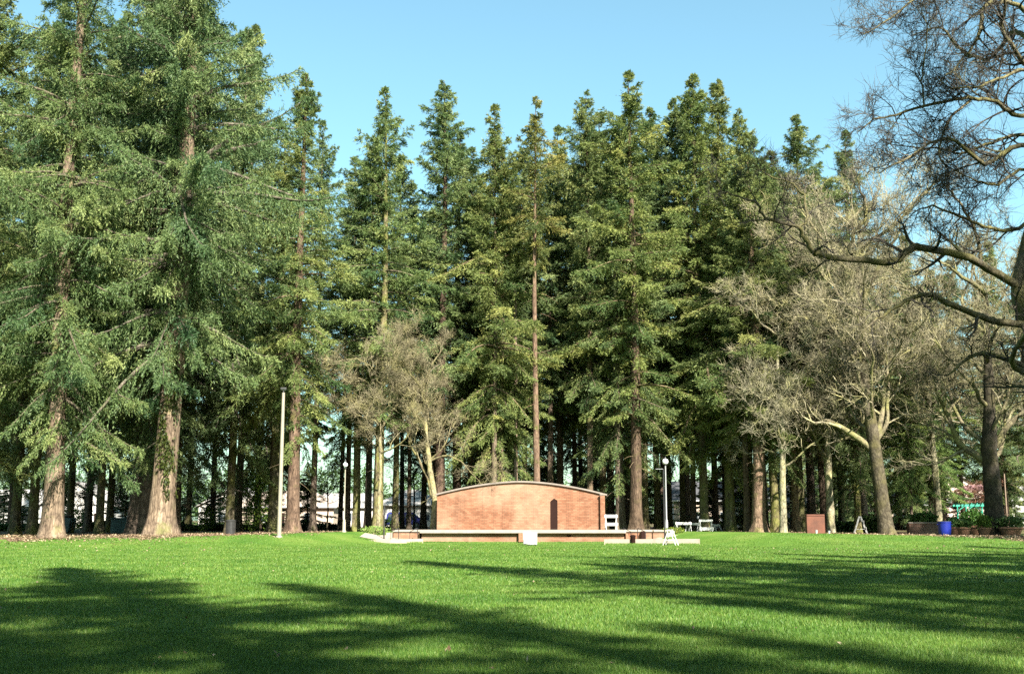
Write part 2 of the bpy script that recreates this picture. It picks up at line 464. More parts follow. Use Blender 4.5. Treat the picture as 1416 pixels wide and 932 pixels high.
def fir_crown(name, seed, H, zb, R, nb, dens=1.0, droop=.5, gap=.12, blade=1.0, sharp=.6, low=.6, dead=16, mat='needle', lumpy=1.0):
    rng = np.random.default_rng(seed)
    limbs, LV, TI = [], [], []
    ph = rng.uniform(0, 6.28, 6)
    whorl = []
    z = zb
    while z < H - .3:                                    # whorls of branches, uneven gaps between them
        t = (z - zb) / (H - zb)
        k = max(3, int(round(nb / 52 * rng.uniform(.4, 1.5))))
        whorl.append((z, k, rng.uniform(.72, 1.15) if rng.uniform() > gap * .6 else rng.uniform(.35, .6)))
        z += (.95 - .45 * t) * rng.uniform(.5, 1.6)
    i = 0
    for z0, k, wl in whorl:
        az0 = rng.uniform(0, 6.28)
        for j in range(k):
            i += 1
            z = z0 + rng.normal(0, .5); z = min(max(z, zb - .8), H - .15)
            t = max(0, (z - zb) / (H - zb))
            prof = (low + (1 - low) * min(1, t / .2)) * (1 - max(0, t - .06) / .94) ** sharp
            az = az0 + j * 6.28 / k + rng.normal(0, .3)
            lump = 1 + lumpy * (.26 * math.sin(az * 2 + ph[0] + z * .35) + .24 * math.sin(az + ph[1] - z * .45) + .14 * math.sin(z * 1.1 + ph[2]))
            L = R * prof * lump * wl * rng.uniform(.65, 1.12)
            if t < .93 and rng.uniform() < gap: L *= rng.uniform(.15, .45)
            L = max(L, .3 + .35 * (1 - t))
            L = min(L, (.06 + (H - z) * rng.uniform(.3, .64)) if R < 6.5 else .06 + (H - z) * rng.uniform(.4, .8))
            s = np.linspace(0, 1, 9)
            th = (-.1 + .95 * t ** 1.3) + rng.normal(0, .2) - droop * (1.15 - t) * np.sin(s * 2.4) + .35 * s ** 3
            dx = np.cos(th); dz = np.sin(th)
            wob = np.cumsum(rng.normal(0, .1, 9)) + az
            dirs = np.stack([dx * np.cos(wob), dx * np.sin(wob), dz], 1)
            pts = np.concatenate([[[0, 0, z]], np.array([0, 0, z]) + np.cumsum(dirs[:-1] * L / 8, 0)])
            limbs.append((pts, np.linspace(.012 + .014 * L, .008, 9)))
            m = int((L / .07 + 7) * dens)
            sk = np.sort(rng.uniform(.08 if L < 2 else .14, 1.0, m) ** .85)
            f = sk * 8; i0 = np.minimum(f.astype(int), 7); fr = (f - i0)[:, None]
            base = pts[i0] * (1 - fr) + pts[i0 + 1] * fr; ax = dirs[i0]
            side = nrm(np.cross(ax, UP)) * np.where(np.arange(m) % 2, 1, -1)[:, None]
            td = nrm(ax * .7 + side * rng.uniform(.2, 1.0, m)[:, None] + UP * rng.normal(-.2, .36, m)[:, None] + rng.normal(0, .1, (m, 3)))
            tl = np.clip((.25 + .30 * L * (1.1 - sk)) * rng.uniform(.55, 1.15, m), .25, 1.3)
            tl = np.minimum(tl, .12 + .3 * (H - z))
            q = 9
            fq = (np.arange(q) + rng.uniform(.1, .9, (m, q))) / q
            P = base[:, None] + td[:, None] * (tl[:, None] * fq)[..., None] - UP * (.34 * tl[:, None] * fq ** 2)[..., None]
            P = np.repeat(P.reshape(-1, 3), 2, 0); TD = np.repeat(np.repeat(td, q, 0), 2, 0)
            n = len(P)
            d = nrm(TD * .8 + rng.normal(0, .42, (n, 3)) - UP * .1)
            l = rng.uniform(.13, .34, n) * blade; w = rng.uniform(.019, .038, n) * blade
            LV.append(rhomb(P, d, l, w, rng, .25))
            TI.append(np.clip(.44 + rng.normal(0, .22) + rng.normal(0, .13, n), 0, 1))
    m = int((H - zb) * (20 if R < 6.5 else 46)); K = 18     # short sprays close round the trunk
    z = rng.uniform(zb + .04 * (H - zb), H - 2.0, m); az = rng.uniform(0, 6.28, m); r = rng.uniform(.15, .3 + .045 * R * 5, m) * np.clip((H - z) / 9, .1, 1)
    c0 = np.stack([r * np.cos(az), r * np.sin(az), z], 1); o0 = np.stack([np.cos(az), np.sin(az), np.full(m, -.25)], 1)
    P = np.repeat(c0, K, 0) + rng.normal(0, .16, (m * K, 3)); d = nrm(np.repeat(o0, K, 0) * .6 + rng.normal(0, .55, (m * K, 3)))
    LV.append(rhomb(P, d, rng.uniform(.13, .34, m * K) * blade, rng.uniform(.019, .038, m * K) * blade, rng, .25))
    TI.append(np.clip(np.repeat(.40 + rng.normal(0, .2, m), K) + rng.normal(0, .12, m * K), 0, 1))
    for _ in range(dead):                       # dead lower limbs
        z = rng.uniform(zb * .45, zb * 1.1); az = rng.uniform(0, 6.28); L = rng.uniform(.5, 2.2)
        s = np.linspace(0, 1, 5); th = -.2 - s * .5 + rng.normal(0, .2)
        d = np.stack([np.cos(th) * math.cos(az), np.cos(th) * math.sin(az), np.sin(th)], 1)
        limbs.append((np.array([0, 0, z]) + np.cumsum(d * L / 5, 0), np.linspace(.03, .008, 5)))
    tv, tf = tubes(limbs, 4)
    lv = np.concatenate(LV); nq = len(lv) // 4
    lf = np.arange(nq * 4).reshape(-1, 4) + len(tv)
    ti = np.concatenate([np.full(len(tf), .5), np.concatenate(TI)])
    mi = np.concatenate([np.zeros(len(tf), int), np.ones(nq, int)])
    print(name, nq)
    return np_mesh(name, np.concatenate([tv, lv]), [tf, lf], [M['bark'], M[mat]], mi, attrs={'tint': ti})


def trunk_mesh(name, seed, H, r, mat, flare=.55, ns=16, wob=.12, ridge=.05):
    rng = np.random.default_rng(seed)
    zz = np.concatenate([[-.4, 0, .15, .35, .6, 1.0, 1.5, 2.2], np.linspace(3, H, 26)])
    ph = rng.uniform(0, 6.28, 8)
    V = []
    for z in zz:
        t = max(z, 0) / H
        rr = r * ((1 - t) ** .75 * .97 + .03) * (1 + flare * math.exp(-max(z, 0) / .7))
        cx = wob * (math.sin(z * .16 + ph[0]) - math.sin(ph[0])) * min(1, z / 6 + .1); cy = wob * (math.sin(z * .13 + ph[1]) - math.sin(ph[1])) * min(1, z / 6 + .1)
        for k in range(ns):
            a = k * 2 * PI / ns
            lob = 1 + ridge * math.sin(5 * a + ph[2] + z * .1) + ridge * math.sin(3 * a + ph[3]) + flare * .22 * math.exp(-max(z, 0) / .6) * math.sin(4 * a + ph[4]) + rng.normal(0, ridge * .35)
            V.append((cx + rr * lob * math.cos(a), cy + rr * lob * math.sin(a), z))
    n = len(zz)
    i, j = np.meshgrid(np.arange(n - 1), np.arange(ns), indexing='ij')
    q = np.stack([i * ns + j, i * ns + (j + 1) % ns, (i + 1) * ns + (j + 1) % ns, (i + 1) * ns + j], -1).reshape(-1, 4)
    return np_mesh(name, V, [q], [mat], smooth_sh=True)


H0 = 40.0
CROWNS = {
    'n0': fir_crown('crown_pointed', 11, H0, 11, 5.5, 265, .74, gap=.22, lumpy=1.2, sharp=.5, blade=.92),
    'n1': fir_crown('crown_wide', 12, H0, 10, 6.0, 265, .74, gap=.26, lumpy=1.25, sharp=.5, droop=.6, blade=.92),
    'n2': fir_crown('crown_drooping', 13, H0, 13, 5.3, 255, .74, droop=.75, gap=.22, lumpy=1.2, sharp=.5, blade=.92),
    'n3': fir_crown('crown_long', 14, H0, 8.5, 5.8, 265, .74, gap=.28, droop=.8, lumpy=1.3, sharp=.5, blade=.92),
    'sp': fir_crown('crown_sparse', 15, H0, 10, 6.0, 170, .5, gap=.3, dead=50, lumpy=1.3, sharp=.5, blade=.9),
    'hi': fir_crown('crown_high', 16, H0, 25.0, 3.8, 230, .72, sharp=.55, dead=10, gap=.2, lumpy=1.2, blade=.92),
    'b0': fir_crown('crown_huge', 21, H0, 7.0, 8.4, 470, .8, droop=.38, gap=.26, low=.75, sharp=.55, lumpy=1.0, blade=.82, dead=5),
    'b1': fir_crown('crown_broad', 22, H0, 5.6, 7.6, 470, .8, droop=.48, gap=.28, low=.8, sharp=.5, lumpy=1.0, blade=.82, dead=5),
    'lo': fir_crown('crown_low', 23, H0, 5.5, 5.2, 255, .74, droop=.9, gap=.28, low=.8, lumpy=1.3, blade=.92),
    'sh': fir_crown('crown_open', 25, H0, 8, 5.2, 170, .42, gap=.4, lumpy=1.4),
    'un': fir_crown('crown_understory', 24, 11.0, .6, 2.6, 190, .9, droop=.6, gap=.2, low=.9, dead=0),
}
TRUNKS = [trunk_mesh('fir_trunk_%s' % 'abc'[k], 40 + k, H0, .5, M['bark'], ridge=.035) for k in range(3)]
TRUNKM = trunk_mesh('mossy_trunk', 44, H0, .5, M['mossbark'])
_tn = 0


def fir(px, d, top, crown, w, cw=1.0, label=None, group=None, col=(1, 1, 1), mossy=False, lean=0.0, name='fir_tree', xy=None, bark=(1, 1, 1)):
    """px: photo column of the base, top: photo row of the tip, w: trunk width in photo pixels, cw: crown width factor"""
    global _tn
    _tn += 1
    x, y = (gx(px, d), d) if xy is None else xy
    z0 = zg(x, y)
    H = (at(px, top, d).z - z0) if xy is None else top
    root = thing(name, label or 'tall fir with a bare dark lower trunk among the trees behind the stage', 'tree', (x, y, z0), random.uniform(0, 6.28), group)
    root.scale = (1, 1, H / H0)
    if lean: root.rotation_euler = (0, lean, 0)
    t = obj('trunk', TRUNKM if mossy else TRUNKS[_tn % 3], root)
    k = w * d / F if xy is None else w
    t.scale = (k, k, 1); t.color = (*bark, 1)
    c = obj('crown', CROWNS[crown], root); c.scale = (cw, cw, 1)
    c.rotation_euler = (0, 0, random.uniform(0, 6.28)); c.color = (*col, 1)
    return root


# ---- bare deciduous trees
def rot_about(v, axis, a):
    return v * math.cos(a) + np.cross(axis, v) * math.sin(a) + axis * np.dot(axis, v) * (1 - math.cos(a))


class Bare:
    def __init__(s, seed, seg=.5, maxl=4, wob=.16, trop=.06, twig_r=.011, twigs=7, twig_l=.55, nch=(6, 7, 7, 7), ang=(35, 65), rmin=.010):
        s.rng = np.random.default_rng(seed); s.seg = seg; s.maxl = maxl; s.wob = wob; s.trop = trop
        s.big, s.small = [], []; s.twig_r = twig_r; s.twigs = twigs; s.twig_l = twig_l; s.nch = nch; s.ang = ang; s.rmin = rmin

    def add(s, pts, rad, level):
        (s.big if level < 2 else s.small).append((pts, rad))

    def fine(s, pts):
        """short terminal twigs off a polyline"""
        rng = s.rng; n = s.twigs
        f = rng.uniform(.15, 1, n) * (len(pts) - 1); i = np.minimum(f.astype(int), len(pts) - 2)
        b = pts[i] + (pts[i + 1] - pts[i]) * (f - i)[:, None]
        ax = nrm(pts[i + 1] - pts[i])
        d = nrm(ax * .55 + rng.normal(0, .62, (n, 3)) + UP * .12)
        l = s.twig_l * rng.uniform(.4, 1.3, n)
        m = b + d * (l * .5)[:, None] + rng.normal(0, .06, (n, 3)) * l[:, None]
        e = b + d * l[:, None] + rng.normal(0, .12, (n, 3)) * l[:, None] + UP * (.08 * l)[:, None]
        for k in range(n):
            s.small.append((np.stack([b[k], m[k], e[k]]), np.array([s.twig_r, s.twig_r * .75, s.twig_r * .35])))

    def spawn(s, pts, rad, L, level, t0=.25, n=None):
        rng = s.rng
        n = n or s.nch[min(level, len(s.nch) - 1)]
        ts = np.linspace(t0, .98, n) + rng.uniform(-.06, .06, n); ts = np.clip(ts, .05, 1)
        az0 = rng.uniform(0, 6.28)
        for k, t in enumerate(ts):
            f = t * (len(pts) - 1); i = min(int(f), len(pts) - 2)
            b = pts[i] + (pts[i + 1] - pts[i]) * (f - i)
            ax = nrm(pts[i + 1] - pts[i]); r = np.interp(f, np.arange(len(rad)), rad)
            per = nrm(np.cross(ax, rng.normal(0, 1, 3)))
            per = rot_about(per, ax, az0 + k * 2.4)
            a = math.radians(rng.uniform(*s.ang)) * (1 - .35 * t)
            d = nrm(ax * math.cos(a) + per * math.sin(a))
            s.branch(b, d, L * rng.uniform(.38, .68) * (1.12 - .5 * t), max(r * rng.uniform(.5, .72), s.rmin), level + 1)

    def branch(s, p, d, L, r, level, taper=.3, trop=None):
        rng = s.rng
        n = int(min(14, max(3, round(L / s.seg) + 1)))
        pts = [np.array(p, float)]; d = np.array(d, float)
        for k in range(n):
            d = nrm(d + rng.normal(0, s.wob, 3) + UP * (s.trop if trop is None else trop))
            pts.append(pts[-1] + d * L / n)
        pts = np.array(pts); rad = np.linspace(r, max(r * taper, s.rmin * .8), n + 1)
        s.add(pts, rad, level)
        if level < s.maxl: s.spawn(pts, rad, L, level)
        else: s.fine(pts)
        return pts, rad

    def mesh(s, name, mat, mat2=None):
        if mat2:
            a = tubes(s.big, 8); b = tubes(s.small, 3)
            return np_mesh(name, np.concatenate([a[0], b[0]]), [a[1], b[1] + len(a[0])], [mat, mat2], np.concatenate([np.zeros(len(a[1]), int), np.ones(len(b[1]), int)]), smooth_sh=True)
        out = []
        a = tubes(s.big, 8) if s.big else None
        b = tubes(s.small, 3)
        if a is None: return np_mesh(name, b[0], [b[1]], [mat], smooth_sh=True)
        return np_mesh(name, np.concatenate([a[0], b[0]]), [a[1], b[1] + len(a[0])], [mat], smooth_sh=True)


def limb_trunk(name, path, rad, mat, ns=12, flare=.5):
    p = np.array(path, float); r = np.array(rad, float)
    t = np.linspace(0, len(p) - 1, (len(p) - 1) * 5 + 1); i = np.minimum(t.astype(int), len(p) - 2); f = t - i
    fs = f * f * (3 - 2 * f)
    P = p[i] + (p[i + 1] - p[i]) * f[:, None]; R = r[i] + (r[i + 1] - r[i]) * fs
    R = R * (1 + flare * np.exp(-np.maximum(P[:, 2] - p[0, 2], 0) / .5))
    V, Q = tubes([(P, R)], ns)
    V = V + np.random.default_rng(5).normal(0, .012, V.shape)
    return np_mesh(name, V, [Q], [mat], smooth_sh=True)


def bare_tree(name, label, x, y, seed, trunk_path, trunk_r, limbs, mat, col=(1, 1, 1), group=None, **kw):
    """limbs: (t along trunk, azimuth, elevation, length, radius)"""
    root = thing(name, label, 'tree', (x, y, zg(x, y)), 0, group)
    tr = obj('trunk', limb_trunk('trunk', trunk_path, trunk_r, mat), root); tr.color = (*col, 1)
    B = Bare(seed, **kw)
    P = np.array(trunk_path, float)
    for (t, az, el, L, r) in limbs:
        f = t * (len(P) - 1); i = min(int(f), len(P) - 2); b = P[i] + (P[i + 1] - P[i]) * (f - i)
        az, el = math.radians(az), math.radians(el)
        B.branch(b, (math.cos(az) * math.cos(el), math.sin(az) * math.cos(el), math.sin(el)), L, r, 1)
    c = obj('crown', B.mesh('crown', M['limb'], mat), root); c.color = (*col, 1)
    return root


def dup(root, loc, rz, sc3, label, group=None, col=None):
    r = root.copy(); COL.objects.link(r); r.location = loc; r.rotation_euler = (0, 0, rz); r.scale = sc3
    r['label'] = label
    if group: r['group'] = group
    elif 'group' in r: del r['group']
    for ch in list(root.children):
        c = ch.copy(); COL.objects.link(c); c.parent = r
        if col: c.color = (*col, 1)
        for g_ in ch.children:
            q = g_.copy(); COL.objects.link(q); q.parent = c
    return r


# ------------------------------------------------------------------ settings of light
SUN_AZ, SUN_EL = math.radians(25), math.radians(40)     # azimuth to the right of straight behind the camera
SUN_ROT = math.radians(180 - 25)
SUN, SKY, EXPO, DENOISE = 5.0, .05, 2.3, False
SKYTINT = (.98, 1.29, 1.10)
SHADE_FIRS = [(8, -10, 46, 'b1', .75), (6, -15, 46, 'b1', .8), (-1, -9, 44, 'b1', .7), (3, -13.5, 46, 'b1', .85), (-4, -16, 46, 'n3', 1.2), (-11, -16, 45, 'b1', .9), (9, -24, 46, 'b1', .8), (14, -31, 46, 'n1', 1.0), (3, -28, 46, 'b0', .9), (-8, -27, 44, 'b1', 1.0), (-20, -10, 42, 'b0', .9),
              (18, -1, 44, 'sh', 1.1), (25, -4, 44, 'n2', 1.0), (27, 5, 44, 'sh', 1.2), (34, 2, 44, 'sh', 1.2), (35, 10, 44, 'n1', 1.0), (42, 14, 44, 'sh', 1.2), (49, 22, 44, 'sh', 1.2), (30, -11, 44, 'sh', 1.2), (37, -2, 44, 'n2', 1.0), (-3, -10, 45, 'b1', .85), (-14, -8, 44, 'n1', 1.1), (48, 52, 40, 'b1', 1.0), (57, 57, 40, 'b0', 1.0), (40, 8, 46, 'n1', 1.1), (27, -15, 44, 'sh', 1.1), (32, -19, 44, 'sh', 1.1), (31, -26, 44, 'sh', 1.1), (39, -14, 44, 'sh', 1.1), (24, -29, 44, 'sh', 1.0), (-1, -22, 46, 'b1', .9), (16, -17, 44, 'sh', 1.0), (25, -21, 44, 'sh', 1.1), (29, -5, 44, 'sh', 1.1)]
SHADE_BARE = [(38, 24, 1.2, 1.9), (28, 18, 1.1, .4)]
# ------------------------------------------------------------------ firs
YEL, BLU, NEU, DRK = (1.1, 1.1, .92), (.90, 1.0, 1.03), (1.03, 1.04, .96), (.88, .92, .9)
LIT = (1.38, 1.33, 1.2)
WL = 'tall firs of the grove'
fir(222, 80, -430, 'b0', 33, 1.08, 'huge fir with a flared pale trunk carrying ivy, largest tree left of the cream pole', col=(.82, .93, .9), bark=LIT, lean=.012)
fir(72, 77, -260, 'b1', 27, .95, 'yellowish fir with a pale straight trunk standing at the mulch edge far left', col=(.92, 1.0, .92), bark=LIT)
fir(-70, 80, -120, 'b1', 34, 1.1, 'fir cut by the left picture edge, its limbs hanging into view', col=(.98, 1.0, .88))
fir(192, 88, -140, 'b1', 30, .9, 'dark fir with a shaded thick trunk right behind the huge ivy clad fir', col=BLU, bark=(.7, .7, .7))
fir(44, 88, 10, 'n3', 13, 1.1, 'slim fir with a moss green trunk left of the pale straight trunk', col=NEU, mossy=True)
fir(20, 90, 40, 'lo', 13, 1.0, 'slim fir with a brown mossy trunk, second trunk from the left picture edge', col=NEU, mossy=True)
fir(137, 95, 20, 'n3', 11, 1.15, 'thin fir between the pale straight trunk and the green utility cabinet', col=BLU, mossy=True)
fir(317, 96, 40, 'lo', 12, 1.2, 'thin fir standing just behind the dark litter bin', col=BLU, mossy=True)
fir(404, 88, 104, 'n3', 18, .95, 'wide ragged fir with a reddish brown trunk right of the cream pole', col=YEL, bark=(.95, .82, .74))
fir(377, 97, 190, 'sp', 14, 1.0, 'sparse fir with its mossy trunk just left of the cream pole', col=YEL, mossy=True)
fir(432, 100, 168, 'n1', 9, .85, 'bluish fir with a thin dark trunk between the reddish trunk and the small path lamp', col=BLU)
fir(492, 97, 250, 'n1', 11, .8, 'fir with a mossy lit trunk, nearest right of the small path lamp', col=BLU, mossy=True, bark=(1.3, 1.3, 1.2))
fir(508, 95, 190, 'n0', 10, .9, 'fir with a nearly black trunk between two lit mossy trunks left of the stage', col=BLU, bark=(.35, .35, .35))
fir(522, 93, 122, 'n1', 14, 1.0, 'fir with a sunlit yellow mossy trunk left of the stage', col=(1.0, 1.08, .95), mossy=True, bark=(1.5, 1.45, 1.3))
fir(546, 101, 215, 'n2', 9, .9, 'thin fir with a mottled mossy trunk in front of the navy van', col=BLU, mossy=True)
fir(608, 97, 112, 'n0', 15, 1.1, 'tall pointed fir behind the left shoulder of the stage wall', col=(.92, 1.02, 1.0), bark=(.8, .7, .65))
fir(632, 101, 185, 'n2', 13, .9, 'fir with a dark brown trunk behind the left slope of the stage roof', col=DRK, bark=(.6, .5, .45))
fir(683, 95, 146, 'n1', 8, 1.05, 'fir with a lit crown in the middle, left of the long bare trunk', col=(1.12, 1.08, .88), bark=(1.2, 1.2, 1.1))
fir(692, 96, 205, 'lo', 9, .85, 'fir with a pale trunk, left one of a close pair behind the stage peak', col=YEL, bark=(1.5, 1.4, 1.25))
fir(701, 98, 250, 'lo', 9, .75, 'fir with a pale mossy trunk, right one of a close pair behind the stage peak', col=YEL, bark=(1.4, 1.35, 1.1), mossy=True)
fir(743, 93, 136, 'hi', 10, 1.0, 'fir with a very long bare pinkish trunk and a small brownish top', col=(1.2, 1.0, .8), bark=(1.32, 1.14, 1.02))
fir(816, 97, 126, 'n0', 9, 1.0, 'pointed fir with a thin lit trunk behind the right slope of the stage', col=NEU, bark=(1.2, 1.15, 1.0))
fir(880, 94, 100, 'n1', 17, 1.15, 'tallest fir behind the stage, thick brown trunk right of the stage wall', col=(1.15, 1.12, .88), bark=(.72, .64, .56))
fir(858, 96, 175, 'lo', 13, .85, 'fir with a mottled trunk just right of the white barricade on the stage', col=NEU)
fir(975, 97, 104, 'n3', 12, 1.1, 'broad topped fir above the white barricades right of the stage', col=(1.12, 1.1, .85), mossy=True)
fir(1010, 98, 112, 'lo', 14, 1.15, 'broad fir with a mossy trunk between barricades and the triple trunk', col=(1.12, 1.05, .85), mossy=True, bark=(1.3, 1.3, 1.1))
fir(1124, 104, 160, 'n2', 12, 1.1, 'fir rising above the bare tan crowns behind the rusty board', col=NEU)
fir(1195, 109, 182, 'n1', 12, 1.1, 'fir tip showing just above the tan domed bare tree', col=DRK)
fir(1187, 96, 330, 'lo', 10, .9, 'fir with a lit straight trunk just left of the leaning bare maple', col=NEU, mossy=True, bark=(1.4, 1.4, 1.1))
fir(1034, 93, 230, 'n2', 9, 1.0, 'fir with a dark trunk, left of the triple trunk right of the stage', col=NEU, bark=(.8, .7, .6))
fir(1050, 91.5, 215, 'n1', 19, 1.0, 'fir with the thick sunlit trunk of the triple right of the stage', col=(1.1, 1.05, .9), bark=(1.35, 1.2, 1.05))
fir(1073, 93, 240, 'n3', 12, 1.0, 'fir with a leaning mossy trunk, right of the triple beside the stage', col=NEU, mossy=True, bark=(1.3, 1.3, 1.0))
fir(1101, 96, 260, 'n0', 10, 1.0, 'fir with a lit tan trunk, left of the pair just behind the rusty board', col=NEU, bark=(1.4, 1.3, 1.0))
fir(1109, 97, 270, 'n2', 10, 1.0, 'fir with a duller trunk, right of the pair just behind the rusty board', col=NEU, mossy=True)
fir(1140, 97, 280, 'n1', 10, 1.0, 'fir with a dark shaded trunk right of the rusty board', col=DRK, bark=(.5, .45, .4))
fir(1290, 100, 395, 'lo', 8, 1.0, 'short bright green conifer with hanging sprays above the blue bin', col=(1.15, 1.3, .95), name='cedar_tree')
fir(1262, 97, 420, 'lo', 5, .75, 'small pale stemmed conifer between the bare maple and the blue bin', col=(1.1, 1.25, .95), name='cedar_tree', bark=(1.9, 1.9, 1.9))

GRP = 'firs crowding the grove behind'
rr = random.Random(21)
for px, d, top, cr in [(650, 103, 205, 'n1'), (662, 108, 260, 'n3'), (725, 104, 195, 'n0'), (760, 101, 220, 'n2'), (775, 105, 176, 'n1'), (795, 110, 220, 'n0'), (835, 104, 158, 'n3'),
                       (845, 111, 200, 'n1'), (910, 103, 150, 'n2'), (925, 110, 190, 'n1'), (945, 103, 138, 'n3'), (893, 99, 210, 'n3'), (960, 101, 150, 'n1'), (990, 108, 170, 'n2'), (1040, 104, 150, 'n0'), (1060, 110, 190, 'n1'), (1085, 102, 210, 'n2'),
                       (1150, 105, 240, 'n3'), (1165, 112, 250, 'n1'), (870, 108, 160, 'n2'), (710, 111, 235, 'n1')]:
    fir(px, d, top, cr, rr.uniform(7, 12), rr.uniform(.9, 1.15), 'slender dark trunked fir in the crowded grove behind and right of the stage', 'firs in the grove behind the stage', col=rr.choice([NEU, BLU, DRK, (1.05, 1.05, .9)]), mossy=rr.random() < .35, bark=(.8, .75, .7))
for k in range(28):
    px = 648 + k * 30 + rr.uniform(-7, 7); d = rr.uniform(113, 150)
    fir(px, d, rr.uniform(215, 330) if px < 1130 else rr.uniform(290, 400), rr.choice(['n0', 'n1', 'n3', 'lo', 'lo']), rr.uniform(6, 10), rr.uniform(.95, 1.25),
        'slender dark trunked fir in the crowded grove behind and right of the stage', 'firs in the grove behind the stage', col=rr.choice([NEU, BLU, DRK]), mossy=rr.random() < .35, bark=(.75, .7, .65))
for k in range(17):
    px = -70 + k * 28 + rr.uniform(-10, 10); d = rr.uniform(98, 130)
    top = rr.uniform(20, 150) if px < 330 else rr.uniform(180, 330)
    fir(px, d, top, rr.choice(['n1', 'n3', 'lo', 'lo']), rr.uniform(7, 11), rr.uniform(1.0, 1.3), 'slender fir in the shaded grove behind the big left hand firs', 'firs in the grove behind the big left firs', col=rr.choice([NEU, BLU, BLU]), mossy=rr.random() < .4, bark=(.8, .8, .75))
for px, d, top in [(470, 118, 300), (555, 124, 330), (585, 115, 300), (565, 106, 255), (480, 104, 215), (600, 112, 280)]:
    fir(px, d, top, rr.choice(['n1', 'sp', 'n3']), rr.uniform(6, 9), .95, 'slender bluish fir seen through the gaps left of the stage', 'firs left of the stage', col=BLU, bark=(.8, .8, .75))

def small_fir(px, d, h, cw, col, label, group):
    x = gx(px, d); root = thing('young_fir', label, 'tree', (x, d, zg(x, d)), rr.uniform(0, 6.28), group)
    root.scale = (1, 1, h / 11.0)
    t = obj('trunk', TRUNKS[1], root); t.scale = (.22, .22, 11 / H0 * .98)
    c = obj('crown', CROWNS['un'], root); c.scale = (cw, cw, 1); c.color = (*col, 1)
for k in range(36):
    px = 640 + k * 22 + rr.uniform(-10, 10)
    small_fir(px, rr.uniform(112, 152), rr.uniform(4, 9), rr.uniform(.8, 1.3), rr.choice([DRK, BLU, NEU]), 'low dark evergreen filling the shade between the trunks', 'young evergreens under the grove')
for k in range(18):
    px = -40 + k * 27 + rr.uniform(-12, 12)
    small_fir(px, rr.uniform(118, 150), rr.uniform(2.5, 6), rr.uniform(.7, 1.1), rr.choice([DRK, BLU]), 'low dark evergreen between the trunks of the left grove', 'young evergreens under the left grove')

# the wood that closes the view far off, read as one mass
_r = np.random.default_rng(88); n = 70000
fx = _r.uniform(-180, 180, n); fy = _r.uniform(232, 250, n)
top_ = 10.5 + 2.2 * np.sin(fx * .31) + 1.6 * np.sin(fx * .83 + 1) + 1.2 * np.sin(fx * 1.9 + 2)
fz = _r.uniform(0, 1, n) ** .8 * top_ + zt(fx, fy)
fd = nrm(_r.normal(0, .7, (n, 3)) + UP * .2)
fw = obj('far_woods', np_mesh('far_woods', rhomb(np.stack([fx, fy, fz], 1), fd, _r.uniform(.5, 1.0, n), _r.uniform(.12, .25, n), _r, .3), [np.arange(n * 4).reshape(-1, 4)], [M['leaf']], attrs={'tint': np.clip(_r.normal(.4, .2, n), 0, 1)}))
fw.color = (.8, .85, .85, 1); tag(fw, kind='stuff')

# ------------------------------------------------------------------ bare deciduous trees
R = lambda a, b: rr.uniform(a, b)
# leaning maple right of the stage
def darken(c):  # puts the shade on a trunk into its object colour
    t = [o for o in COL.objects if o.name.split('.')[0] == 'trunk'][-1]
    t.color = (*c, 1)
def ring_limbs(n, t0, t1, el0, el1, L0, L1, r0, r1, az0=0):
    return [(t0 + (t1 - t0) * k / max(1, n - 1), az0 + k * 137.5 + R(-15, 15), R(el0, el1), R(L0, L1), R(r0, r1)) for k in range(n)]

TAN, OLV, PALE = (1.75, 1.7, 1.5), (1.4, 1.38, 1.18), (1.65, 1.65, 1.5)
d = 86; xm = gx(1228, d)
bare_tree('maple_tree', 'big bare maple with a leaning dark trunk and tan dome right of the rusty board', xm, d, 51,
          [(0, 0, -.4), (-.15, 0, .6), (-.35, 0, 3), (-.7, .1, 7), (-1.1, .2, 11), (-1.2, 0, 16.5), (-1.6, 0, 22)], [.62, .56, .5, .46, .34, .22, .1],
          [(.46, 160, 40, 9, .26), (.5, 15, 50, 10, .24)] + ring_limbs(15, .48, 1.0, 20, 65, 6.5, 9.5, .13, .2), M['twig'], TAN,
          seg=.7, maxl=4, twigs=5, twig_r=.0125, twig_l=.7, nch=(6, 6, 6, 5), rmin=.015, wob=.18)
darken((.5, .46, .4))
d = 84; xm = gx(1376, d)
bare_tree('maple_tree', 'bare tree with a thick black trunk behind the terracotta planters at the right edge', xm, d, 52,
          [(0, 0, -.4), (0, 0, .6), (.05, 0, 3), (0, .1, 6), (.3, .2, 10), (.3, 0, 14), (.5, 0, 17.5)], [.78, .7, .62, .55, .4, .24, .1],
          [(.45, 150, 35, 8, .28), (.5, 25, 40, 8, .26)] + ring_limbs(13, .45, 1.0, 15, 65, 6, 9, .13, .2), M['twig'], OLV,
          seg=.7, maxl=4, twigs=5, twig_r=.0125, twig_l=.7, nch=(6, 6, 6, 5), rmin=.015, wob=.18)
darken((.28, .26, .25))
d = 89; xm = gx(1083, d)
lich = bare_tree('bare_tree', 'low bare tree with pale lichen covered twigs left of the big maple', xm, d, 53,
          [(0, 0, -.4), (.05, 0, 1), (.1, 0, 4), (.3, .1, 8), (.0, .1, 12), (.2, 0, 16)], [.3, .27, .24, .2, .13, .05],
          ring_limbs(14, .45, 1.0, 0, 50, 4, 7, .07, .12), M['twig'], PALE,
          seg=.6, maxl=4, twigs=6, twig_r=.014, twig_l=.6, nch=(5, 6, 5, 5), rmin=.014, wob=.24)
dup(lich, (gx(1300, 96), 96, .5), 2.1, (1.1, 1.1, 1.25), 'bare tree with grey twigs rising between the maple and the planters', col=OLV)
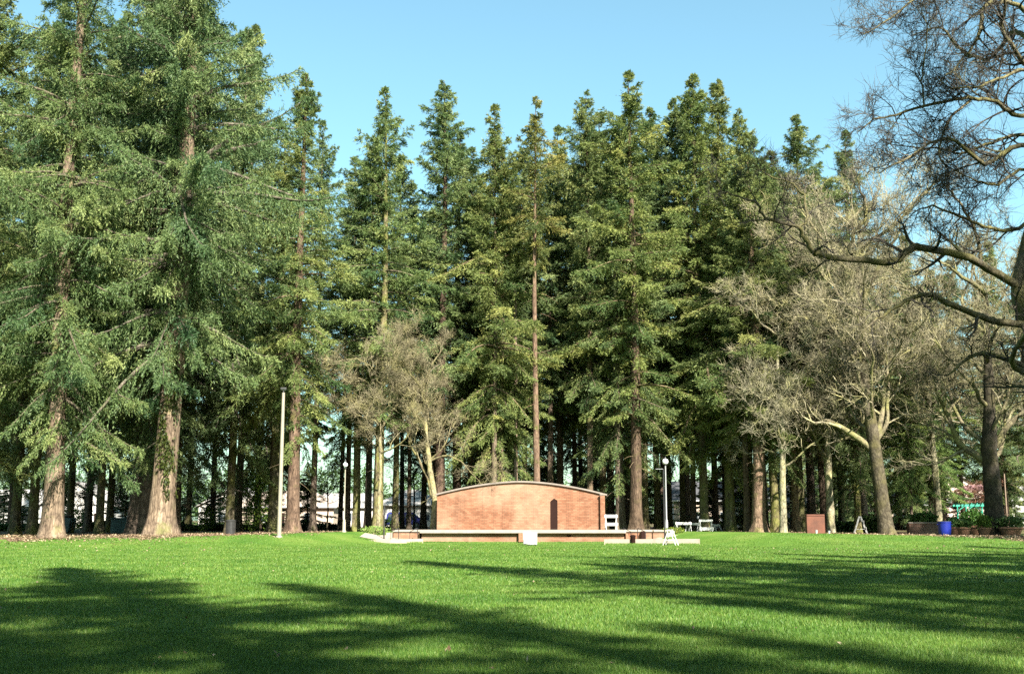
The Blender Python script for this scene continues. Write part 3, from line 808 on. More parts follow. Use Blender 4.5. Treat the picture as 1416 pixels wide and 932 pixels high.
dup(lich, (gx(1150, 92), 92, .5), 4.0, (1.1, 1.1, 1.2), 'bare tree with tan twigs just behind the rusty board', col=TAN)
# split maple left of the stage wall
d = 91.5; xm = gx(600, d); kx = d / F
bare_tree('maple_tree', 'bare tan maple with a forked pale trunk against the left end of the stage wall', xm, d, 54,
          [(0, 0, -.4), (0, 0, 1.2), (.1, 0, 2.6), (-.35, 0, 5), (-.65, 0, 7.5), (-.85, 0, 10), (-1.0, 0, 12.5)], [.3, .27, .25, .2, .16, .11, .05],
          [(.34, 165, 55, 8.5, .17), (.55, 20, 45, 4, .08)] + ring_limbs(10, .55, 1.0, 15, 60, 3, 5.5, .06, .1), M['twig'], (1.55, 1.48, 1.22),
          seg=.6, maxl=4, twigs=6, twig_r=.010, twig_l=.55, nch=(5, 5, 5, 4), rmin=.013, wob=.22)
lm = bare_tree('bare_tree', 'fine twigged tan bare tree in front of the lit mossy trunks left of the stage', gx(523, 90), 90, 55,
          [(0, 0, -.4), (0, 0, 1), (.1, 0, 4.5), (0, 0, 7.5), (-.2, 0, 10), (-.1, 0, 12.5)], [.17, .15, .13, .11, .08, .04],
          ring_limbs(13, .5, 1.0, 5, 55, 3.5, 5.6, .05, .09), M['twig'], (1.55, 1.48, 1.22),
          seg=.6, maxl=4, twigs=6, twig_r=.010, twig_l=.55, nch=(5, 5, 5, 4), rmin=.013, wob=.2)
# small vase shaped street trees far behind
for i, (px, d, s_, lb) in enumerate([(452, 112, .42, 'small vase shaped bare tree just left of the small path lamp'), (572, 118, .5, 'small vase shaped bare tree above the navy van'),
                                  (172, 115, .42, 'small bare tree behind the green utility cabinet'), (285, 120, .38, 'small bare tree left of the litter bin, before the far hedge'), (340, 122, .36, 'small bare tree right of the litter bin, before the low house'),
                                  (115, 124, .4, 'small bare tree before the white gabled house'), (648, 116, .5, 'small bare tree showing behind the left slope of the stage wall')]):
    dup(lm, (gx(px, d), d, zg(gx(px, d), d)), i * 1.3, (s_ * 1.3, s_ * 1.3, s_), lb, col=(.75, .68, .6))

# near oak whose limbs reach in from the right edge
dO = 29.0
ox = at(1500, 700, dO).x
ok = thing('oak_tree', 'near bare oak whose gnarled limbs reach in from the right edge', 'tree', (0, 0, 0))
def W(lst): return np.array([list(at(px, py, dd)) for px, py, dd in lst])
def dense(p, r, k=4, jit=.03, seed=1):
    p = np.array(p); t = np.linspace(0, len(p) - 1, (len(p) - 1) * k + 1)
    n = len(p); out = []
    for tv in t:
        i = min(int(tv), n - 2); f = tv - i
        p0, p1, p2, p3 = p[max(i - 1, 0)], p[i], p[i + 1], p[min(i + 2, n - 1)]
        out.append(.5 * ((2 * p1) + (-p0 + p2) * f + (2 * p0 - 5 * p1 + 4 * p2 - p3) * f * f + (-p0 + 3 * p1 - 3 * p2 + p3) * f ** 3))
    out = np.array(out) + np.random.default_rng(seed).normal(0, jit, (len(out), 3)) * .6
    return out, np.interp(t, np.arange(n), r)
zb_ = zg(ox, dO)
tp = np.concatenate([[[ox + .1, dO, zb_ - .3]], [[ox, dO, zb_ + .4]], W([(1485, 610, 29), (1462, 520, 29), (1432, 455, 29), (1412, 405, 29), (1425, 330, 29.3), (1442, 240, 29.6), (1436, 120, 29.8), (1428, 0, 30), (1418, -90, 30)])])
P_, R_ = dense(tp, [.5, .45, .40, .35, .30, .25, .21, .19, .16, .11, .05], 4, .02)
V_, Q_ = tubes([(P_, R_)], 12)
obj('trunk', np_mesh('oak_trunk', V_, [Q_], [M['oak']], smooth_sh=True), ok)
BO = Bare(77, seg=.32, maxl=3, twigs=7, twig_r=.0052, twig_l=.42, nch=(7, 7, 6, 6), rmin=.0065, wob=.24, trop=.03, ang=(35, 75))
guided = [
    ([(1410, 398, 29), (1368, 371, 28.6), (1328, 353, 28), (1272, 343, 27.6), (1259, 345, 27.5), (1236, 362, 27.3), (1200, 362, 27), (1137, 353, 26.7), (1124, 347, 26.6), (1111, 325, 26.5), (1098, 312, 26.4), (1058, 301, 26.2), (1049, 283, 26.1), (1022, 271, 25.9), (996, 266, 25.7)], [.17, .15, .14, .135, .13, .12, .115, .10, .09, .075, .065, .05, .04, .03, .018], 15, 2.2),
    ([(1430, 450, 29), (1380, 445, 28.5), (1350, 435, 28), (1310, 420, 27.6), (1290, 408, 27.2), (1260, 412, 27), (1230, 430, 26.7), (1195, 455, 26.4), (1170, 490, 26.2)], [.15, .13, .12, .105, .09, .075, .06, .04, .02], 9, 2.0),
    ([(1360, 368, 28.6), (1352, 330, 28.8), (1338, 298, 29), (1320, 272, 29.1), (1306, 256, 29.2)], [.075, .065, .055, .04, .02], 9, 2.0),
    ([(1175, 353, 26.9), (1178, 325, 27), (1198, 298, 27.3), (1193, 265, 27.5), (1180, 235, 27.7)], [.06, .05, .045, .035, .015], 7, 1.3),
    ([(1096, 312, 26.4), (1113, 308, 26.6), (1111, 270, 26.8), (1090, 252, 27), (1062, 243, 27.2), (1040, 225, 27.3)], [.05, .05, .045, .035, .025, .012], 9, 1.6),
    ([(1435, 300, 29.3), (1398, 318, 28.8), (1360, 312, 28.3), (1330, 300, 27.8), (1290, 285, 27.4), (1258, 298, 27)], [.09, .075, .06, .05, .035, .015], 12, 2.0),
    ([(1440, 160, 29.6), (1401, 158, 29.2), (1378, 141, 28.8), (1345, 137, 28.4), (1317, 139, 28), (1275, 148, 27.6), (1239, 159, 27.2), (1211, 164, 27), (1185, 182, 26.8)], [.10, .085, .075, .07, .06, .05, .04, .03, .014], 18, 2.4),
    ([(1440, 185, 29.6), (1400, 188, 30), (1373, 196, 30.3), (1328, 212, 30.5), (1300, 205, 30.7), (1270, 205, 30.9), (1218, 195, 31)], [.08, .07, .06, .05, .04, .03, .012], 14, 2.2),
    ([(1436, 100, 29.8), (1415, 96, 29.3), (1387, 108, 28.7), (1355, 118, 28.2), (1318, 122, 27.8), (1290, 108, 27.4)], [.08, .07, .055, .04, .03, .012], 13, 2.2),
    ([(1432, 30, 29.9), (1400, 5, 29.5), (1362, 10, 29.2), (1356, 42, 29), (1345, 65, 28.8), (1322, 92, 28.6), (1300, 112, 28.4)], [.10, .09, .085, .08, .05, .035, .014], 13, 2.2),
    ([(1428, 0, 30), (1380, -40, 29.6), (1320, -30, 29.2), (1270, -5, 28.8), (1230, 25, 28.4), (1195, 48, 28)], [.09, .08, .065, .05, .035, .014], 18, 2.6),
    ([(1345, 137, 28.4), (1310, 170, 28.2), (1300, 215, 28), (1312, 240, 27.9), (1290, 262, 27.8)], [.05, .045, .035, .025, .012], 10, 1.8),
    ([(1278, 147, 27.6), (1275, 112, 27.7), (1278, 84, 27.8), (1282, 42, 27.9), (1270, 10, 28)], [.04, .035, .03, .022, .01], 11, 1.8),
    ([(1442, 240, 29.6), (1410, 235, 28.6), (1380, 255, 28), (1350, 250, 27.4), (1320, 235, 27)], [.08, .06, .05, .035, .012], 12, 2.0),
    ([(1436, 110, 29.8), (1405, 70, 29), (1385, 40, 28.5), (1390, 5, 28), (1375, -25, 27.6)], [.08, .06, .05, .035, .012], 14, 2.0),
    ([(1436, 60, 30), (1400, 45, 31), (1370, 80, 31.5), (1330, 70, 32), (1300, 40, 32.4), (1260, 50, 32.8)], [.08, .07, .055, .045, .03, .012], 16, 2.2),
    ([(1430, 20, 30), (1410, -20, 31), (1350, -45, 31.6), (1290, -20, 32), (1240, -30, 32.4), (1195, -10, 32.8)], [.08, .07, .055, .045, .03, .012], 18, 2.4),
    ([(1440, 200, 29.6), (1400, 205, 28.3), (1360, 225, 27.5), (1310, 190, 26.8), (1260, 215, 26.3), (1215, 240, 26)], [.07, .06, .05, .04, .03, .012], 16, 2.2),
    ([(1455, 540, 29), (1400, 500, 28.4), (1350, 490, 28), (1310, 520, 27.5)], [.10, .07, .05, .02], 7, 2.0),
    ([(1440, 270, 29.5), (1500, 220, 30), (1580, 180, 31), (1650, 160, 32)], [.14, .12, .09, .04], 12, 3.2),
    ([(1462, 520, 29), (1530, 450, 29.5), (1620, 400, 30), (1700, 380, 30)], [.16, .13, .1, .04], 12, 3.2),
    ([(1430, 20, 30), (1500, -60, 31), (1560, -140, 32)], [.1, .08, .03], 10, 3.0),
    ([(1432, 80, 30), (1440, 0, 33), (1430, -60, 35)], [.1, .08, .03], 10, 3.0),
    ([(1470, 560, 29), (1430, 520, 27), (1400, 500, 25.5), (1440, 430, 23)], [.12, .09, .06, .03], 8, 2.2),
]
for gi, (path, rad, n, L) in enumerate(guided):
    P_, R_ = dense(W(path), rad, 4, .03, gi)
    if gi < 14: R_ = R_ * .68
    BO.big.append((P_, R_))
    BO.spawn(P_, R_, L, 1, .1, int(n * (1.4 if path[0][1] < 260 else 1.1)))
    BO.fine(P_[-4:])
obj('crown', BO.mesh('oak_limbs', M['oak'], M['oaktwig']), ok)

# trees outside the view, right of and behind the camera, whose shade lies on the lawn
def shade_tree(x, y, h, cr, cw, lb):
    fir(0, 0, h, cr, 1.0, cw, lb, 'firs outside the view that shade the lawn', xy=(x, y))
for (x, y, h, cr, cw) in SHADE_FIRS:
    shade_tree(x, y, h, cr, cw, 'tall fir outside the view, known only from its shade on the near lawn')
for i, (x, y, s_, rz) in enumerate(SHADE_BARE):
    dup(lich, (x, y, zg(x, y)), rz, (s_ * 1.2, s_ * 1.2, s_), 'bare tree outside the view, known only from its streaky shade on the lawn', 'bare trees outside the view that shade the lawn', col=OLV)
# ------------------------------------------------------------------ brick stage
DS = 84.0
sx0, sx1 = gx(583, DS), gx(863, DS)
ZD = .93
stage = thing('brick_stage', 'open air red brick stage with a curved back wall and concrete deck', 'stage', (0, 0, 0))
MB().box(sx0, sx1, DS, 91.4, -.2, ZD - .2).build('base_wall', M['brick'], stage)
MB().box(sx0 - .12, sx1 + .12, DS - .32, 91.2, ZD - .198, ZD, .02).build('deck_slab', M['concrete'], stage)
DB = 90.0
bx0, bx1 = gx(604, DB), gx(836, DB)
bc, bh = (bx0 + bx1) / 2, (bx1 - bx0) / 2
def arch(x): return 3.56 + .96 * (1 - abs((x - bc) / bh) ** 1.75)
nx0, nx1 = gx(761, DB), gx(771, DB)
xsw = list(np.linspace(bx1, bx0, 33))
out_ = [(bx0, ZD + .002), (nx0, ZD + .002), (nx0, 3.06), (nx0 + (nx1 - nx0) * .55, 3.3), (nx1, 3.14), (nx1, ZD + .002), (bx1, ZD + .002)] + [(x, arch(x)) for x in xsw]
MB().prism(out_, DB, DB + .6).build('back_wall', M['brick'], stage)
MB().box(nx0 + .01, nx1 - .01, DB + .05, DB + .13, ZD + .004, 3.25).build('door', M['door'], stage)
top_ = [(x, arch(x) + .003) for x in np.linspace(bx0 - .1, bx1 + .22, 41)]
lo_ = [(a, z) for a, z in top_]; hi_ = [(a, z + .12) for a, z in top_][::-1]
MB().prism(lo_ + hi_, DB - .16, DB + .7).build('wall_coping', M['coping'], stage)
MB().prism([(bx1 - .32, ZD + .002), (bx1 + .03, ZD + .002), (bx1 + .03, 3.54), (bx1 - .32, 3.54)], DB - .30, DB - .003).build('end_pier', M['brick'], stage)
MB().box(bx1 - .36, bx1 + .07, DB - .35, DB - .17, 3.543, 3.62).build('pier_cap', M['coping'], stage)
px0, px1 = gx(717, DS), gx(728, DS)
MB().box(px0, px1, DS - .34, DS - .003, .12, ZD - .205, .01).build('front_box', M['brick'], stage)
vx = gx(787, DS)
vb = MB().box(vx - .16, vx + .16, DS - .06, DS - .002, .50, .60).build('wall_vent', M['door'], stage)
# terraces and steps at both ends
lx0 = gx(544, 86); rx1 = gx(920, 86)
MB().box(lx0, sx0 - .124, 86, 90.8, -.2, .80).build('side_terrace', M['brick'], stage)
MB().box(lx0 - .05, sx0 - .13, 85.9, 90.7, .803, .93, .015).build('terrace_cap', M['concrete'], stage)
MB().box(sx1 + .124, rx1, 86, 90.8, -.2, .80).build('side_terrace', M['brick'], stage)
MB().box(sx1 + .13, rx1 + .05, 85.9, 90.7, .803, .93, .015).build('terrace_cap', M['concrete'], stage)
for k in range(4):
    MB().box(lx0 - .06 - .45 * (k + 1), lx0 - .06 - .45 * k, 85.7, 88.5, -.2, .74 - .18 * k, .012).build('step', M['concrete'], stage)
    MB().box(rx1 + .06 + .45 * k, rx1 + .06 + .45 * (k + 1), 85.7, 88.5, -.2, .74 - .18 * k, .012).build('step', M['concrete'], stage)
# brick cheek walls with dark undersides where they meet the deck
MB().prism([(sx0 - .55, 0), (sx0 - .13, 0), (sx0 - .13, .72), (sx0 - .25, .72)], 84.1, 85.99).build('cheek_wall', M['brick'], stage)
MB().prism([(sx1 + .55, 0), (sx1 + .13, 0), (sx1 + .13, .72), (sx1 + .25, .72)], 84.1, 85.99).build('cheek_wall', M['brick'], stage)
for xh in (gx(551, 85), gx(577, 85), gx(862, 85), gx(882, 85)):
    h = MB(); s_ = 1 if xh > 0 else -1
    h.tube([(xh, 85.2, -.05), (xh, 85.2, 1.0), (xh + .04 * s_, 85.2, 1.08), (xh + .5 * s_, 84.5, .82), (xh + .5 * s_, 84.5, -.05)], .028, 8)
    h.build('handrail', M['black'], stage, True)
MB().box(gx(886, 85.9), gx(892, 85.9), 85.6, 85.89, .02, .86, .02).build('dark_slot', M['door'], stage)  # dark block set before the terrace front as a narrow slot

# low concrete walls in front of the steps
def low_wall(name, pts, h, lb):
    m = MB(); half = .22
    P2 = [Vector((a, b, 0)) for a, b in pts]
    vs = []
    for i, p in enumerate(P2):
        t = (P2[min(i + 1, len(P2) - 1)] - P2[max(i - 1, 0)]).normalized(); n = Vector((-t.y, t.x, 0)) * half
        z0 = -.2
        vs.append([m.bm.verts.new((p + n * a + Vector((0, 0, z)))) for a, z in ((-1, z0), (-1, h[i]), (1, h[i]), (1, z0))])
    for a, b in zip(vs, vs[1:]):
        for k in range(4): m.bm.faces.new((a[k], a[(k + 1) % 4], b[(k + 1) % 4], b[k]))
    m.bm.faces.new(vs[0]); m.bm.faces.new(vs[-1][::-1])
    bmesh.ops.bevel(m.bm, geom=[e for e in m.bm.edges if e.calc_face_angle(0) > .7], offset=.03, segments=2, affect='EDGES')
    o = m.build(name, M['concrete']); return tag(o, lb, 'low wall')
low_wall('low_wall', [(gx(836, 78.2), 78.2), (gx(900, 77.4), 77.4), (gx(967, 76.5), 76.5)], [.40, .42, .45], 'low pale concrete wall running out from the right end of the stage')
low_wall('low_wall', [(gx(584, 82.8), 82.8), (gx(540, 82), 82), (gx(488, 82.6), 82.6)], [.36, .32, .22], 'low pale concrete wall tapering out from the left end of the stage')
pv = []
for x0_, x1_, nm in ((gx(500, 84), sx0 - .2, 'paving'), (sx1 + .2, gx(930, 80), 'paving')):
    V = []; nxp, nyp = 14, 8
    for i in range(nxp):
        for j in range(nyp):
            x = x0_ + (x1_ - x0_) * i / (nxp - 1); y = 80 + 6 * j / (nyp - 1) if x0_ > 0 else 83 + 3 * j / (nyp - 1)
            V.append((x, y, zg(x, y) + .085))
    i, j = np.meshgrid(np.arange(nxp - 1), np.arange(nyp - 1), indexing='ij'); a = (i * nyp + j).ravel()
    p = obj('paving', np_mesh('paving', V, [np.stack([a, a + nyp, a + nyp + 1, a + 1], 1)], [M['concrete']])); tag(p, kind='structure')

# ------------------------------------------------------------------ foliage clumps
def foliage(name, seed, n, rad, mat, parent, c=(0, 0, 0), blade=.1, flat=1.0, col=(1, 1, 1), upw=.3, up=0.3):
    rng = np.random.default_rng(seed)
    u = nrm(rng.normal(0, 1, (n, 3))); r = rng.uniform(.25, 1, n) ** .5
    lump = 1 + .25 * np.sin(u[:, 0] * 5 + seed) * np.sin(u[:, 1] * 4 + 2) + .15 * np.sin(u[:, 2] * 7)
    p = u * (r * lump)[:, None] * np.array(rad) + np.array(c)
    d = nrm(u * .5 + rng.normal(0, .6, (n, 3)) + UP * up)
    v = rhomb(p, d, blade * rng.uniform(.6, 1.4, n), blade * .28 * rng.uniform(.7, 1.3, n), rng, upw)
    o = obj(name, np_mesh(name, v, [np.arange(n * 4).reshape(-1, 4)], [M[mat]], attrs={'tint': np.clip(rng.normal(.5, .22, n), 0, 1)}), parent)
    o.color = (*col, 1)
    return o

def shrub(px, d, w, h, label, col=(1, 1, 1), seed=1, name='shrub', py=None, n=2600, mat='leaf', blade=.13, group=None):
    x = gx(px, d); z = zg(x, d)
    r = thing(name, label, 'shrub', (x, d, z), 0, group)
    st = MB()
    for k in range(6):
        a = k * 1.05 + seed
        st.tube([(0, 0, -.1), (.12 * w * math.cos(a), .12 * w * math.sin(a), h * .35), (.3 * w * math.cos(a), .3 * w * math.sin(a), h * .7)], [.04, .03, .012], 5)
    st.build('stem', M['wood'], r)
    foliage('foliage', seed, n, (w / 2, w / 2, h / 2), mat, r, (0, 0, h * .52), blade, col=col)
    return r

# ivy on the huge trunk (part of that tree)
BIGT = [o for o in COL.objects if o.get('label', '').startswith('huge fir')][0]
rng = np.random.default_rng(9)
n = 1500
zi = rng.uniform(1.5, 8.2, n); ai = -1.05 + .35 * np.sin(zi * 1.1) + rng.normal(0, .33, n)
ri = .86 * (1 - zi / 46) ** .75 + .06 + rng.uniform(0, .12, n)
keep = np.sin(zi * 2.3) + np.sin(ai * 6 + zi) > -.6
zi, ai, ri = zi[keep], ai[keep], ri[keep]; n = len(zi)
rzb = BIGT.rotation_euler.z
pi_ = np.stack([ri * np.cos(ai), ri * np.sin(ai), zi], 1)
di = nrm(np.stack([np.cos(ai) * .5, np.sin(ai) * .5, np.full(n, -.4)], 1) + rng.normal(0, .5, (n, 3)))
iv = obj('ivy', np_mesh('ivy', rhomb(pi_, di, rng.uniform(.12, .26, n), rng.uniform(.04, .08, n), rng, .1), [np.arange(n * 4).reshape(-1, 4)], [M['leaf']], attrs={'tint': rng.uniform(0, .5, n)}), BIGT)
iv.color = (.9, .62, .45, 1)
iv.rotation_euler = (0, 0, -rzb)

# ------------------------------------------------------------------ posts and lamps
def ground_thing(name, label, cat, px, d, rz=0, group=None):
    x = gx(px, d); return thing(name, label, cat, (x, d, zg(x, d)), rz, group)

p = ground_thing('light_pole', 'tall cream pole with a small dark cap standing on the lawn', 'light pole', 386, 76)
hp = at(392, 543, 76).z - p.location.z
MB().tube([(0, 0, -.1), (0, 0, .3), (0, 0, hp)], [.15, .145, .10], 14).build('pole', M['cream'], p, True)
MB().lathe([(.22, -.05), (.22, .10), (.19, .14), (.16, .15)], n=16).build('base_collar', M['cream'], p)
hd = MB().tube([(0, 0, hp), (0, 0, hp + .25)], .05, 8).box(-.2, .2, -.14, .14, hp + .2, hp + .34, .04).build('lamp_head', M['binmetal'], p)
MB().box(-.16, .16, -.1, .1, hp + .185, hp + .199).build('lens', M['globe'], hd)

def globe_lamp(px, d, top, label, col, r=.055, g=.24):
    p = ground_thing('path_lamp', label, 'street lamp', px, d)
    h = at(px, top, d).z - p.location.z
    MB().tube([(0, 0, -.1), (0, 0, .9), (0, 0, 1.0), (0, 0, h - .5)], [.11, .10, r * 1.15, r], 12).build('pole', M[col], p, True)
    MB().lathe([(.17, -.05), (.17, .12), (.12, .2), (.12, .75), (.08, .85)], n=14).build('base_collar', M[col], p, True)
    MB().lathe([(.07, h - .55), (.12, h - .5), (.12, h - .44)], n=12).build('lamp_collar', M['black'], p, True)
    prof = [((g - .01) * math.sin(a) + .01, h - .24 - g * math.cos(a)) for a in np.linspace(.45, 3.1, 10)]
    MB().lathe(prof, n=16).build('globe', M['globe'], p, True)
    MB().lathe([(.09, h - .02), (.05, h + .05), (.012, h + .16)], n=10).build('finial', M['black'], p, True)
    return p
globe_lamp(922, 92, 634, 'grey lamp post with a pale globe right of the stage', 'grey')
globe_lamp(475.5, 85, 638, 'slim cream path lamp with a pale globe left of the stage', 'cream', .04, .17)

p = ground_thing('banner_pole', 'slim black pole with a short crossarm beside the right steps', 'pole', 919, 84.5)
h = at(919, 648, 84.5).z - p.location.z
MB().tube([(0, 0, -.1), (0, 0, h)], [.05, .04], 8).build('pole', M['black'], p, True)
MB().tube([(0, 0, h - .02), (-.55, 0, h - .02)], .018, 6).build('crossarm', M['grey'], p, True)
MB().lathe([(.13, -.05), (.13, .06), (.06, .1)], n=12).build('base', M['black'], p)
p = ground_thing('speaker_stand', 'slim black upright post beside the left steps of the stage', 'post', 531, 84.5)
h = at(531, 700, 84.5).z - p.location.z
MB().tube([(0, 0, -.1), (0, 0, h)], [.055, .045], 8).build('pole', M['black'], p, True)
MB().lathe([(.16, -.05), (.16, .06), (.07, .1)], n=12).build('base', M['black'], p)
MB().lathe([(.06, h), (.07, h + .04), (.02, h + .1)], n=10).build('cap', M['black'], p)
p = ground_thing('thin_pole', 'thin pale pole rising behind the terracotta trough at the right', 'pole', 1394, 90)
h = at(1394, 655, 90).z - p.location.z
MB().tube([(0, 0, -.1), (0, 0, h)], [.07, .05], 8).build('pole', M['wood'], p, True)
MB().lathe([(.12, -.05), (.12, .2), (.08, .25)], n=10).build('base', M['wood'], p)
p = ground_thing('utility_pole', 'thin grey pole half hidden between the pale trunks and the long bare trunk', 'pole', 713, 97)
h = at(713, 392, 97).z - p.location.z
MB().tube([(0, 0, -.1), (0, 0, h)], [.2, .12], 10).build('pole', M['wood'], p, True)
MB().lathe([(.13, h), (.13, h + .06), (.03, h + .12)], n=10).build('cap', M['grey'], p)

# ------------------------------------------------------------------ barricades and boards
def barricade(px, d, rz, label, w=1.2, h=1.0, mat='white', z=None, boards=((.66, .98), (.28, .48)), spread=.33):
    x = gx(px, d)
    r = thing('barricade', label, 'barricade', (x, d, zg(x, d) + .05 if z is None else z), rz, 'white folding barricades')
    for s in (-1, 1):
        for e in (-1, 1):
            m = MB(); xa = s * (w / 2 - .1)
            m.tube([(xa, e * spread, 0), (xa, e * .03, h)], .032, 6); m.build('leg', M[mat], r)
        m = MB(); k = spread * .62
        m.tube([(s * (w / 2 - .1), -k, .32), (s * (w / 2 - .1), k, .32)], .018, 6); m.build('brace', M[mat], r)
    for a, b in boards:
        m = MB(); yy = -spread * (1 - (a + b) / 2 / h) - .06
        m.box(-w / 2, w / 2, yy - .02, yy + .015, a, b, .008); m.build('board', M[mat], r)
    return r
barricade(945, 95, .15, 'white barricade nearest the grey lamp post, first of the row on the mound', 1.35, .75, boards=((.52, .72),))
barricade(958, 97, -.5, 'white barricade turned askew in the middle of the row on the mound', 1.2, .7, boards=((.5, .68),))
barricade(976, 95, .1, 'white barricade with an open square frame, rightmost of the row on the mound', 1.15, .95, boards=((.78, .95), (.08, .34)))
barricade(990, 97, .9, 'low white barricade half sunk in shade right of the row on the mound', 1.1, .6, boards=((.42, .58),))
barricade(845, 88.5, .1, 'white barricade with two boards standing on the deck against the right wall end', 1.0, 1.15, z=ZD, boards=((.9, 1.12), (.3, .52)), spread=.25)
barricade(1190, 90, 1.35, 'white barricade in shade beside the lit trunk, seen almost end on', 1.1, 1.3, 'white_dull', spread=.48)
r = barricade(927, 75.6, 1.2, 'white splay legged barricade standing on the lawn before the low concrete wall', .95, 1.0, spread=.42, boards=((.72, .9),))
# two white boards before the stage
for px, dd, w, h, rz, lb in ((729.5, 78.8, .56, .86, .06, 'taller white sandwich board, the rear one of two before the stage'), (736, 76.5, .58, .86, -.1, 'front white sandwich board on dark feet before the stage')):
    x = gx(px, dd); r = thing('sandwich_board', lb, 'sign board', (x, dd, zg(x, dd) + .05), rz, 'white sandwich boards')
    for s in (-1, 1):
        m = MB(); m.box(-w / 2, w / 2, -.015, .015, .06, h, .01)
        o = m.build('panel', M['white'], r); o.rotation_euler = (-s * .2, 0, 0); o.location = (0, s * .18, 0)
        for e in (-1, 1):
            m = MB(); m.box(e * (w / 2 - .1) - .05, e * (w / 2 - .1) + .05, s * .2 - .05, s * .2 + .05, -.02, .09, .01); m.build('foot', M['black'], r)
    m = MB(); m.tube([(-w / 2 + .04, 0, h - .02), (w / 2 - .04, 0, h - .02)], .018, 6); m.build('hinge', M['grey'], r)

# dark bollard on the low wall side
p = ground_thing('bollard', 'short dark brown bollard in front of the right low wall', 'bollard', 875, 77.5)
MB().lathe([(.17, -.05), (.17, .55), (.19, .58), (.19, .64), (.08, .70)], n=16).build('body', M['door'], p, True)
MB().lathe([(.21, -.05), (.21, .05), (.18, .07)], n=16).build('base', M['black'], p)

# ------------------------------------------------------------------ bins, cabinets
p = ground_thing('litter_bin', 'dark slatted litter bin before the thin mossy trunk at the lawn edge', 'litter bin', 318.5, 78.5)
b = MB()
for k in range(22):
    a = k * 2 * PI / 22
    b.box(.29, .325, -.035, .035, .06, .90, rot=Matrix.Rotation(a, 4, 'Z'))
b.build('body', M['binmetal'], p)
MB().lathe([(.27, .05), (.27, .88)], n=20).build('liner', M['black'], p)
MB().lathe([(.345, .88), (.355, .93), (.25, 1.0), (.10, 1.03)], n=22).build('lid', M['binmetal'], p, True)
p = ground_thing('recycling_bin', 'royal blue plastic barrel bin under the bright green conifer', 'bin', 1306.5, 82)
MB().lathe([(.36, -.02), (.40, .05), (.44, .45), (.45, .92), (.47, .93), (.47, 1.0), (.43, 1.0), (.42, .6)], n=26).build('body', M['blue'], p, True)
MB().lathe([(.40, .985), (.41, 1.012)], n=24).build('bag', M['white_dull'], p)
for s in (-1, 1):
    MB().tube([(s * .45, -.12, .8), (s * .52, -.08, .8), (s * .52, .08, .8), (s * .45, .12, .8)], .02, 6).build('handle', M['blue'], p, True)
p = ground_thing('rust_cabinet', 'rusty brown upright steel board standing at the lawn edge', 'cabinet', 1128, 86)
MB().box(-.68, .64, -.25, .25, -.05, 1.42, .015).build('panel', M['rust'], p)
MB().box(-.7, .66, -.28, .28, -.06, .06, .01).build('plinth', M['door'], p)
MB().box(-.66, .62, -.262, -.252, 1.30, 1.33).build('seam', M['door'], p)
for k, (ox_, oy, hh) in enumerate(((.72, -.35, .16), (.74, -.3, .42), (.70, -.4, .72), (-.05, -.5, .1))):
    pass
x = p.location.x
for k, (dx, dy, s_, lb) in enumerate(((.85, -.5, .18, 'small white cup lying at the right foot of the rusty board'), (-.1, -.6, .22, 'small white cup standing before the middle of the rusty board'))):
    q = thing('paper_cup', lb, 'cup', (x + dx, 86 + dy, zg(x + dx, 86 + dy) + .05))
    MB().lathe([(.06, 0), (.09, s_), (.08, s_)], n=12).build('body', M['white'], q)
    MB().lathe([(.095, s_), (.095, s_ + .02), (.06, s_ + .03)], n=12).build('lid', M['white_dull'], q)
p = ground_thing('utility_cabinet', 'dark green utility cabinet left of the huge ivy clad fir', 'cabinet', 171, 100)
MB().box(-.95, .95, -.6, .6, -.05, 1.15, .03).build('body', M['boxgreen'], p)
MB().box(-1.0, 1.0, -.65, .65, 1.153, 1.24, .02).build('lid', M['boxgreen'], p)
for s in (-1, 1): MB().box(s * .47 - .42, s * .47 + .42, -.625, -.602, .1, 1.08, .01).build('door', M['boxgreen'], p)
p = ground_thing('utility_cabinet', 'near black dumpster behind the pale straight trunk at the far left', 'dumpster', 82, 103)
MB().prism([(-1.0, .1), (1.0, .1), (1.15, 1.3), (-1.15, 1.45)], -.7, .7).build('body', M['boxgreen'], p)
MB().box(-1.18, 1.18, -.75, .75, 1.46, 1.52, .01).build('lid', M['black'], p)

# ------------------------------------------------------------------ terracotta pots, brick planter and pergola at the right
def pot(px, d, r0, h, label, plant=True, col=(1, 1, 1), seed=1, n=900, ph=.8, wide=1.0, mat='terra'):
    p = ground_thing('potted_plant', label, 'planter', px, d, 0, 'terracotta planters')
    p.scale = (wide, 1, 1)
    MB().lathe([(r0 * .62, -.03), (r0 * .72, .05), (r0 * .95, h * .8), (r0 * 1.05, h * .82), (r0 * 1.05, h), (r0 * .92, h), (r0 * .88, h * .8)], n=22).build('pot', M[mat], p, True)
    foliage('foliage', seed, n, (r0 * 1.1, r0 * 1.1, ph / 2), 'leaf', p, (0, 0, h + ph * .4), .16, col=col)
    return p
pot(1333, 83, .48, .62, 'terracotta pot with low greenery right of the blue bin', seed=3, ph=.5)
pot(1361, 83, .48, .60, 'terracotta bowl with yellowish leaves left of the thick black trunk', seed=4, col=(1.5, 1.35, .8), ph=.9)
pot(1398, 83, .62, .62, 'wide brown trough of dark plants right of the thick black trunk', seed=5, wide=1.4, col=(.7, .75, .7), ph=.8)
pot(1347, 88, .75, .7, 'large pot of dense dark green bush before the green pergola', seed=6, col=(.75, 1.0, .7), n=2600, ph=1.3)
pot(1321, 85, .4, .62, 'pot of grey green plants just beside the blue bin', seed=8, col=(1.1, 1.25, 1.5), ph=.7)
p = ground_thing('planter_wall', 'low dark brick planter wall between the birch like stem and the blue bin', 'planter', 1278, 88)
